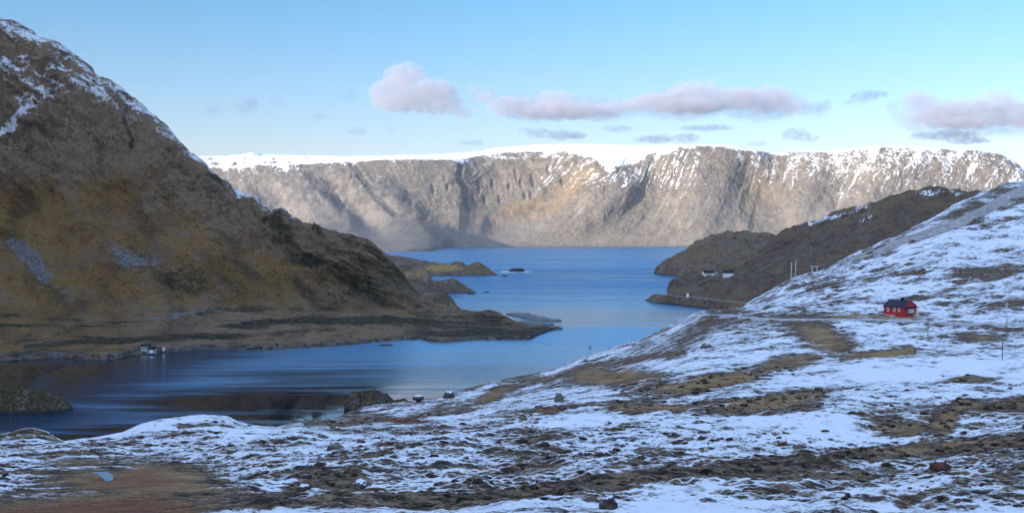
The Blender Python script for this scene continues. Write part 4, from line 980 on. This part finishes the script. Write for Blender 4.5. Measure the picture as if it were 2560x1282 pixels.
# red house by the lower road
def red_house():
    p = ground(2258, 790)
    k = p.y / F
    L, W, hw, hr = 9.2, 7.4, 3.3, 2.2
    a = R(-56)
    r = gable_house("red_house", (p.x - 0.3, p.y + 2.5, p.z + 0.35), a, L, W, hw, hr, M_REDWOOD, M_NAVYROOF,
                    "red wooden house with dark blue roof beside the snowy road", "house", None, 0.35, 1.0)
    for x in (-2.7, 0.2, 2.3): window(r, x, -W / 2, 1.35, 1.0, 1.4, 'front')
    # gable side: porch roof over a wide pale bay window, steps with a white rail
    f = MB().box(L / 2, L / 2 + 0.7, -2.1, 1.6, 0.9, 1.15).box(L / 2, L / 2 + 0.65, -2.05, -1.9, 1.15, 2.6).box(L / 2, L / 2 + 0.65, 1.4, 1.55, 1.15, 2.6).build("bay_window", M_GREYWOOD, r)
    MB().box(L / 2 + 0.002, L / 2 + 0.55, -1.9, 1.4, 1.15, 2.6).build("pane", plain("pale_curtained_glass", (0.50, 0.50, 0.49), 0.35, 0.5, 0.1, 1.0), f)
    MB().prism([(L / 2, 3.15), (L / 2 + 1.0, 2.7), (L / 2 + 1.0, 2.85), (L / 2, 3.3)], -3.4, 2.6).build("porch_roof", M_BLACKROOF, r)
    b = MB()
    for y0, y1, z0, z1 in ((-W / 2 - 0.3, 0, 3.0, hw + hr), (0, W / 2 + 0.3, hw + hr, 3.0)):
        b.prism([(y0, z0 + 0.25), (y1, z1 + 0.25), (y1, z1 + 0.0), (y0, z0 + 0.0)], L / 2 + 0.36, L / 2 + 0.42, axis='x')
    b.build("bargeboard", M_REDWOOD, r)
    MB().box(-L / 2, 0.8, -W / 2 - 0.9, -W / 2 - 0.002, -0.9, 0.05).build("foundation", M_CONCRETE, r)
    MB().box(L / 2 + 0.002, L / 2 + 1.3, 1.9, 3.4, -1.0, 0.35).box(L / 2 + 1.3, L / 2 + 1.9, 1.9, 3.4, -1.0, 0.05).build("steps", M_CONCRETE, r)
    rl = MB()
    for x, y in ((L / 2 + 0.1, 3.35), (L / 2 + 1.25, 3.35), (L / 2 + 1.25, 1.95)): rl.box(x - 0.05, x + 0.05, y - 0.05, y + 0.05, 0.35, 1.35)
    rl.box(L / 2 + 0.05, L / 2 + 1.30, 3.30, 3.40, 1.30, 1.40).box(L / 2 + 0.05, L / 2 + 1.30, 3.31, 3.39, 0.5, 0.95).box(L / 2 + 1.2, L / 2 + 1.3, 1.9, 3.35, 1.30, 1.39).build("railing", M_WHITEWOOD, r)
    for x in (-L / 2 - 0.06, L / 2 - 0.1): MB().box(x, x + 0.16, -W / 2 - 0.06, -W / 2 + 0.1, -0.3, 3.2).build("corner_board", M_REDWOOD, r)
    return r
red_house()

# white houses on the headland terrace
def white_house(px, py, w, rz, label, wing, seed):
    p = near_vertex(HB, px, py, 110)
    k = p.y / F
    L = w * k; W, hw, hr = 8.0, 4.2, 2.6
    r = gable_house("white_house", (p.x, p.y + 2, p.z + 0.2), R(rz), L, W, hw, hr, M_WHITEWOOD, M_BLACKROOF, label, "house", "white houses on the headland")
    for i in range(2): window(r, -L / 2 + L * (i + 0.55) / 2.2, -W / 2, 1.5, 1.0, 1.3, 'front')
    if wing: MB().box(-L / 2 + 1, 0.5, -W / 2 - 5, -W / 2 - 0.002, -1.5, 0.2).build("terrace", M_CONCRETE, r)
    else: MB().prism([(-W / 2 + 1, -1), (W / 2 - 1, -1), (W / 2 - 1, 3), (0, 5), (-W / 2 + 1, 3)], L / 2 + 0.002, L / 2 + 5, axis='x').build("annexe", M_GREYWOOD, r)
white_house(1771, 692, 27, 14, "left one of two white houses on the dark headland", False, 1)
white_house(1823, 692, 27, -6, "right one of two white houses on the dark headland, with a pale terrace", True, 2)
p = Vector(((1719 - 1280) / F * 1082, 1082, zof(739.5, 1082)))
gable_house("shed", p, 0.2, 1.9, 1.9, 2.2, 0.6, M_WHITEWOOD, M_GREYWOOD, "tiny white shed beside the stone banked coast road", "shed", None, 0.15)

# boathouse group on the left shore
M1 = MTN
def shore_buildings():
    p = near_vertex(M1, 364, 876, 140); k = p.y / F
    L = 24 * k
    r = gable_house("white_house", (p.x, p.y + 1.5, p.z), 0.15, L, 5.0, 2.6, 0.7, M_GREYWHITE, M_BLACKROOF, "small white house at the water's edge under the mountain", "house")
    for x in (-1.7, 0.2, 1.8): window(r, x, -2.5, 0.9, 0.9, 1.0, 'front', M_GREYWOOD)
    p = near_vertex(M1, 384, 879, 140)
    b = gable_house("boathouse", (p.x, p.y - 2.0, max(p.z, 0.8)), 0.05, 16 * k, 4.5, 2.0, 1.2, M_GREYWOOD, M_BLACKROOF, "grey boathouse on a jetty beside the small white house", "boathouse")
    MB().box(-1.0, 1.0, -2.33, -2.252, 0.0, 1.7).build("door", M_WHITEWOOD, b)
    j = MB().box(-2.6, 3.0, -5.0, -2.26, -0.25, 0.0)
    for x in (-2.2, 0.2, 2.6):
        for y in (-4.6, -2.8): j.tube((x, y, -2.4), (x, y, -0.25), 0.14)
    j.build("jetty", M_GREYWOOD, b)
    p = near_vertex(M1, 409, 877, 140)
    gable_house("shed", (p.x, p.y + 1, p.z), 0.3, 1.6, 1.8, 1.7, 0.6, M_WHITEWOOD, M_GREYWOOD, "little white shed on the shore right of the grey boathouse", "shed", None, 0.12)
shore_buildings()

# ------------------------------------------------------------------ poles
def pole(px, py0, py1, label, mat, r=0.16, d=None, tip=True, on=None, lean=0.0, group="utility poles on the hillside"):
    p = Vector(((px - 1280) / F * d, d, zof(py0, d))) if d else ground(px, py0)
    k = p.y / F
    h = (py0 - py1) * k
    o = empty("utility_pole", p, 0, label, "utility pole", group)
    MB().tube((0, 0, -1.5), (lean * h, 0, h), r, r * 0.75, 10).build("post", mat, o, True)
    if tip:
        MB().box(lean * h - 0.9, lean * h + 0.9, -r - 0.12, -r, h - 0.75, h - 0.57).build("crossarm", mat, o)
        for x in (-0.75, 0.75): MB().tube((lean * h + x, -r - 0.06, h - 0.57), (lean * h + x, -r - 0.06, h - 0.32), 0.06).build("insulator", M_GREYWOOD, o)
    return o
pole(1977, 709, 655, "left one of two tall bare poles on the snow crest", M_POLE, 0.34, 652, False, lean=0.04)
pole(1987.5, 706, 650, "right one of two tall bare poles on the snow crest", M_POLE, 0.34, 654, False, lean=0.04)
def h_frame():
    d = 662.0; k = d / F
    x0, x1 = (2030 - 1280) * k, (2043 - 1280) * k
    zb, zt = zof(692, d), zof(665, d)
    o = empty("power_line_frame", ((x0 + x1) / 2, d, zb), 0, "two legged wooden power line frame with a crossarm on the snow crest", "utility pole", "utility poles on the hillside")
    w = (x1 - x0) / 2
    for s in (-1, 1): MB().tube((s * w, 0, -1.5), (s * w * 0.97, 0, zt - zb), 0.32, 0.26, 10).build("leg", M_POLE, o, True)
    MB().box(-w - 1.1, w + 1.1, -0.42, -0.22, zt - zb - 0.35, zt - zb + 0.05).build("crossarm", M_POLE, o)
    for s in (-1, 0, 1): MB().tube((s * (w + 0.8), -0.32, zt - zb + 0.05), (s * (w + 0.8), -0.32, zt - zb + 0.45), 0.09).build("insulator", M_GREYWOOD, o)
h_frame()
p = near_vertex(HB, 2027, 637, 110)
pole(2027, 637, 616, "distant thin pole on the dark ridge", M_POLE, 0.2, p.y)
pole(2114, 764, 722, "pale pole standing on the snow slope left of the red house", M_POSTPALE, 0.17)
pole(2320, 842, 788, "dark pole right of the red house, below the road", M_DARKPOLE, 0.12, tip=False)
pole(2517, 818, 756, "pale pole by the road near the right edge", M_POSTPALE, 0.20)
pole(2506, 898, 850, "short grey pole in snow below the road near the right edge", M_DARKPOLE, 0.11, tip=False)

# ------------------------------------------------------------------ fish farm
M_PIPE = plain("black_float_pipe", (0.03, 0.034, 0.04), 0.6, 0.3, 0.2, 1.0)
M_RAIL = plain("grey_rail_pipe", (0.20, 0.21, 0.22), 0.6, 0.3, 0.2, 1.0)
def mat_net():
    t = NT("pale_bird_net")
    tr = t.n.new("ShaderNodeBsdfTransparent"); mx = t.n.new("ShaderNodeMixShader")
    t.put(t.p.inputs["Base Color"], (0.38, 0.39, 0.38)); t.p.inputs["Roughness"].default_value = 0.9
    mx.inputs[0].default_value = 0.22
    t.l.new(tr.outputs[0], mx.inputs[1]); t.l.new(t.p.outputs[0], mx.inputs[2]); t.l.new(mx.outputs[0], t.out.inputs["Surface"])
    return t.m
M_NET = mat_net()
def fish_cage():
    o = empty("fish_cage", (0, 0, 0), 0, "", "fish cage", "round fish cages off the peninsula")
    Rc = 10.6
    MB().torus(Rc, 0.24, 0.12, 56).torus(Rc - 0.75, 0.24, 0.12, 56).build("float_ring", M_PIPE, o, True)
    MB().torus(Rc - 0.35, 0.08, 1.15, 56, 6).build("handrail", M_RAIL, o, True)
    for i in range(16):
        a = 2 * math.pi * i / 16
        c, s_ = math.cos(a), math.sin(a)
        MB().tube(((Rc - 0.35) * c, (Rc - 0.35) * s_, 0.1), ((Rc - 0.35) * c, (Rc - 0.35) * s_, 1.15), 0.08).build("stanchion", M_RAIL, o)
    n = 48
    vs = [(0, 0, 1.0)] + [((Rc - 0.4) * math.cos(2 * math.pi * i / n), (Rc - 0.4) * math.sin(2 * math.pi * i / n), 1.1) for i in range(n)] + [((Rc - 0.45) * math.cos(2 * math.pi * i / n), (Rc - 0.45) * math.sin(2 * math.pi * i / n), 0.2) for i in range(n)]
    fs = [(0, i + 1, (i + 1) % n + 1) for i in range(n)] + [(i + 1, i + 1 + n, (i + 1) % n + 1 + n, (i + 1) % n + 1) for i in range(n)]
    MB().add(vs, fs).build("net", M_NET, o)
    return o
CAGES = [(1296, 785.5, "farthest left fish cage, partly behind the peninsula crest"), (1311, 790, "second fish cage from the left in the back row"), (1331, 793.5, "middle fish cage of the back row"),
         (1345, 798, "fish cage just left of the rightmost one"), (1371, 801.5, "rightmost fish cage of the farm"), (1329, 806, "left fish cage of the nearest row, by the shore"), (1351, 811, "nearest fish cage, off the peninsula tip")]
proto = fish_cage()
kids = list(proto.children)
for i, (px, py, lab) in enumerate(CAGES):
    if i == 0: c = proto
    else:
        c = proto.copy(); COL.objects.link(c)
        for ch in kids:
            q = ch.copy(); COL.objects.link(q); q.parent = c
    d = dwater(py); c.location = ((px - 1280) / F * d, d, 0); c.rotation_euler = (0, 0, i * 0.4); c["label"] = lab
# navigation mark in the fjord
d = dwater(869); k = d / F
o = empty("navigation_mark", ((1475 - 1280) * k, d, 0), 0, "small dark navigation mark standing in the open fjord", "sea mark")
MB().tube((0, 0, -1), (0, 0, 1.5), 0.09, 0.09).build("post", M_PIPE, o)
MB().prism([(-0.5, 1.5), (0.5, 1.5), (0.25, 1.9), (-0.25, 1.9)], -0.3, 0.3).build("topmark", M_PIPE, o)
MB().tube((0, 0, -0.3), (0, 0, 0.35), 0.8, 0.7, 14).build("float", M_PIPE, o)

# ------------------------------------------------------------------ heather tufts of the near moor
def tufts():
    t = NT("heather_stems")
    tone = t.attr("tone")
    m = t.done(t.mix(tone, (0.020, 0.016, 0.015), (0.24, 0.185, 0.12)), 0.95, 0.1)
    sel = np.argwhere((GY_ > 50) & (GY_ < 260) & (GP > -80) & (GP < 2640) & (np.arange(GY_.shape[0])[:, None] < 560))
    r = np.random.RandomState(5)
    sn = GSNOW[sel[:, 0], sel[:, 1]]
    Xs, Ys = GX_[sel[:, 0], sel[:, 1]], GY_[sel[:, 0], sel[:, 1]]
    cl = fbm(Xs / 6, Ys / 6, 3, 71) + 0.6 * fbm(Xs / 1.5, Ys / 1.5, 2, 72)
    pr = np.clip(0.02 + (0.62 - sn) * 1.1 + cl * 0.6, 0.0, 1) ** 2 * (Ys / 120) ** 1.1
    pick = sel[np.argsort(-(np.log(r.rand(len(sel))) / np.maximum(pr, 1e-4)))[:1700]]
    V, T = [], []
    for (i, j) in pick:
        b = np.array([GX_[i, j], GY_[i, j], GZ_[i, j] - 0.02])
        w = (0.10 + 0.22 * r.rand() ** 2) * (0.75 + GY_[i, j] / 260); hh = w * (0.45 + 0.55 * r.rand())
        tn = 0.75 * r.rand() ** 3
        n = 6; a0 = r.rand() * 6.28
        ring = [b + np.array([math.cos(a0 + q * 1.047) * w * (0.7 + 0.7 * r.rand()) * 1.5, math.sin(a0 + q * 1.047) * w * (0.7 + 0.7 * r.rand()), 0.0]) for q in range(n)]
        mid = [b + (v - b) * (0.55 + 0.35 * r.rand()) + np.array([0, 0, hh * (0.5 + 0.5 * r.rand())]) for v in ring]
        top = b + np.array([r.randn() * 0.3 * w, r.randn() * 0.3 * w, hh * 1.1])
        for q in range(n):
            p = (q + 1) % n
            V += [ring[q], ring[p], mid[p], ring[q], mid[p], mid[q], mid[q], mid[p], top]
            T += [min(1, max(0, tn + 0.2 * r.randn())) for _ in range(3)]
    V = np.array(V, np.float32); n = len(V) // 3
    me = bpy.data.meshes.new("heather"); me.vertices.add(len(V)); me.vertices.foreach_set("co", V.ravel())
    me.loops.add(len(V)); me.loops.foreach_set("vertex_index", np.arange(len(V), dtype=np.int32))
    me.polygons.add(n); me.polygons.foreach_set("loop_start", np.arange(0, 3 * n, 3, dtype=np.int32)); me.update(calc_edges=True)
    at = me.attributes.new("tone", 'FLOAT', 'FACE'); at.data.foreach_set("value", np.array(T, np.float32))
    me.materials.append(m)
    o = bpy.data.objects.new("heather", me); COL.objects.link(o)
    tag(o, kind="stuff")
tufts()

# ------------------------------------------------------------------ clouds beyond the plateau
CD = 10500.0
def mat_cloud(name, dens, thr, scale, col):
    m = bpy.data.materials.new(name); m.use_nodes = True
    t = m.node_tree; n = t.nodes; l = t.links
    for x in list(n):
        if x.type == 'BSDF_PRINCIPLED': n.remove(x)
    out = n["Material Output"]
    pv = n.new("ShaderNodeVolumePrincipled")
    pv.inputs["Color"].default_value = (*col, 1); pv.inputs["Anisotropy"].default_value = 0.1
    tc = n.new("ShaderNodeTexCoord"); nz = n.new("ShaderNodeTexNoise"); l.new(tc.outputs["Object"], nz.inputs["Vector"])
    nz.inputs["Scale"].default_value = scale; nz.inputs["Detail"].default_value = 6; nz.inputs["Roughness"].default_value = 0.6
    mr = n.new("ShaderNodeMapRange"); l.new(nz.outputs["Fac"], mr.inputs[0]); mr.interpolation_type = 'SMOOTHSTEP'
    mr.inputs[1].default_value = thr - 0.12; mr.inputs[2].default_value = thr + 0.14; mr.inputs[3].default_value = 0; mr.inputs[4].default_value = dens
    l.new(mr.outputs[0], pv.inputs["Density"]); l.new(pv.outputs[0], out.inputs["Volume"])
    return m
M_CLOUD, M_WISP = mat_cloud("cloud_vapour", 0.0050, 0.445, 0.0085, (0.80, 0.755, 0.80)), mat_cloud("thin_cloud_vapour", 0.0060, 0.50, 0.017, (0.42, 0.52, 0.68))
def cloud(puffs, mat, label, depth=CD, thick=1.0):
    import bmesh
    k = depth / F
    cx = sum(p[0] for p in puffs) / len(puffs); cy = sum(p[1] for p in puffs) / len(puffs)
    bm = bmesh.new()
    for x, y, rx, ry in puffs:
        T = Matrix.Translation(((x - cx) * k, 0, -(y - cy) * k)) @ Matrix.Diagonal((rx * k, max(rx, ry) * 0.8 * k * thick, ry * k, 1))
        bmesh.ops.create_icosphere(bm, subdivisions=4, radius=1.0, matrix=T)
    me = bpy.data.meshes.new("cloud_puffs"); bm.to_mesh(me); bm.free()
    tmp = bpy.data.objects.new("cloud_puffs", me); COL.objects.link(tmp)
    md = tmp.modifiers.new("r", 'REMESH'); md.mode = 'VOXEL'; md.voxel_size = max(7.0, min(22.0, min(p[3] for p in puffs) * k * 0.3))
    dg = bpy.context.evaluated_depsgraph_get()
    hull = bpy.data.meshes.new_from_object(tmp.evaluated_get(dg))
    bpy.data.objects.remove(tmp); bpy.data.meshes.remove(me)
    co = np.empty(len(hull.vertices) * 3, np.float32); hull.vertices.foreach_get("co", co); co = co.reshape(-1, 3)
    nn = np.empty(len(hull.vertices) * 3, np.float32); hull.vertices.foreach_get("normal", nn); nn = nn.reshape(-1, 3)
    s_ = min(60.0, 0.75 * max(p[3] for p in puffs) * k)
    dd = s_ * (fbm(co[:, 0] / 120 + co[:, 1] / 300, co[:, 2] / 90 + co[:, 1] / 200, 4, int(cx) % 50)) * 0.9
    co = co + nn * dd[:, None]
    hull.vertices.foreach_set("co", co.astype(np.float32).ravel()); hull.update()
    hull.name = "cloud"
    hull.materials.clear(); hull.materials.append(mat)
    o = bpy.data.objects.new("cloud", hull); COL.objects.link(o)
    o.location = ((cx - 1280) * k, depth, zof(cy, depth))
    tag(o, label, "cloud", "clouds above the plateau")
cloud([(1015, 205, 62, 48), (1062, 238, 84, 44), (958, 226, 42, 28), (1010, 255, 80, 26), (1110, 262, 56, 28), (1150, 281, 32, 12)], M_CLOUD, "tall humped pinkish grey cloud, highest in the sky")
cloud([(1180, 222, 22, 11), (1215, 245, 32, 15), (1275, 266, 60, 24), (1390, 252, 60, 28), (1405, 278, 115, 22), (1500, 278, 60, 20), (1565, 266, 60, 16), (1640, 257, 70, 24), (1740, 238, 76, 34), (1720, 265, 105, 20), (1840, 248, 90, 26), (1920, 248, 66, 32), (1960, 264, 56, 20), (2008, 272, 28, 10)], M_CLOUD, "longest pinkish cloud bank above the middle of the plateau")
cloud([(2300, 252, 46, 26), (2330, 290, 66, 26), (2420, 276, 80, 28), (2490, 250, 50, 28), (2520, 280, 66, 32), (2400, 308, 95, 14), (2565, 300, 70, 20), (2640, 300, 60, 18)], M_CLOUD, "pinkish grey cloud cut by the right edge of the photo")
M_VEIL = mat_cloud("cloud_veil", 0.0017, 0.46, 0.009, (0.58, 0.64, 0.76))
cloud([(2320, 290, 90, 52), (2420, 300, 110, 50), (2520, 296, 100, 46), (2260, 268, 50, 26), (2620, 300, 80, 40)], M_VEIL, "wide faint veil around the cloud cut by the right edge", CD + 900)
cloud([(1200, 240, 50, 26), (1330, 268, 100, 36), (1500, 272, 110, 30), (1700, 262, 130, 40), (1900, 262, 120, 40), (2030, 272, 50, 20)], M_VEIL, "long faint veil around the middle cloud bank", CD + 900)
cloud([(2165, 240, 40, 14), (2132, 253, 24, 7), (2200, 236, 24, 8)], M_WISP, "thin blue wisp left of the cloud at the right edge")
cloud([(2370, 338, 80, 12), (2310, 340, 40, 10), (2420, 352, 60, 9)], M_WISP, "blue grey wisp hanging under the cloud at the right edge")
cloud([(1350, 334, 40, 12), (1410, 338, 60, 11), (1310, 325, 18, 7)], M_WISP, "low blue wisp under the left half of the cloud bank")
cloud([(1640, 348, 60, 10), (1715, 345, 40, 12)], M_WISP, "low blue wisp touching the snowy plateau rim at centre right")
cloud([(1545, 322, 38, 9)], M_WISP, "small blue wisp below the middle of the cloud bank")
cloud([(1765, 320, 70, 6)], M_WISP, "thin flat blue streak below the right end of the cloud bank")
cloud([(1985, 336, 36, 17), (2010, 346, 40, 10)], M_WISP, "round faint blue wisp right of the flat streak")
cloud([(1890, 360, 24, 7)], M_WISP, "tiny faint wisp just above the plateau right of centre")
cloud([(2060, 262, 22, 16)], M_WISP, "faint wisp right of the long cloud bank")
cloud([(615, 262, 34, 24), (690, 254, 24, 8), (535, 277, 28, 13)], M_WISP, "very faint wisp alone in the left sky")
cloud([(800, 292, 20, 10)], M_WISP, "tiny faint wisp between the left sky and the tall cloud")
cloud([(890, 328, 26, 11)], M_WISP, "small blue wisp low under the left side of the tall cloud")
cloud([(975, 322, 14, 13)], M_WISP, "small faint wisp low under the tall cloud")
cloud([(875, 240, 20, 18)], M_WISP, "faint wisp touching the left side of the tall cloud")
cloud([(1178, 357, 34, 7)], M_WISP, "thin low wisp above the plateau left of centre")

# ------------------------------------------------------------------ thin sea haze
def haze():
    m = bpy.data.materials.new("haze_air"); m.use_nodes = True
    n, l = m.node_tree.nodes, m.node_tree.links
    n.remove(n["Principled BSDF"])
    pv = n.new("ShaderNodeVolumePrincipled")
    pv.inputs["Color"].default_value = (0.86, 0.90, 0.95, 1); pv.inputs["Density"].default_value = 1.3e-5; pv.inputs["Anisotropy"].default_value = 0.0
    l.new(pv.outputs[0], n["Material Output"].inputs["Volume"])
    tag(MB().box(-9100, 12100, -2000, 9600, -30, 720).build("haze", m), kind="stuff")
haze()
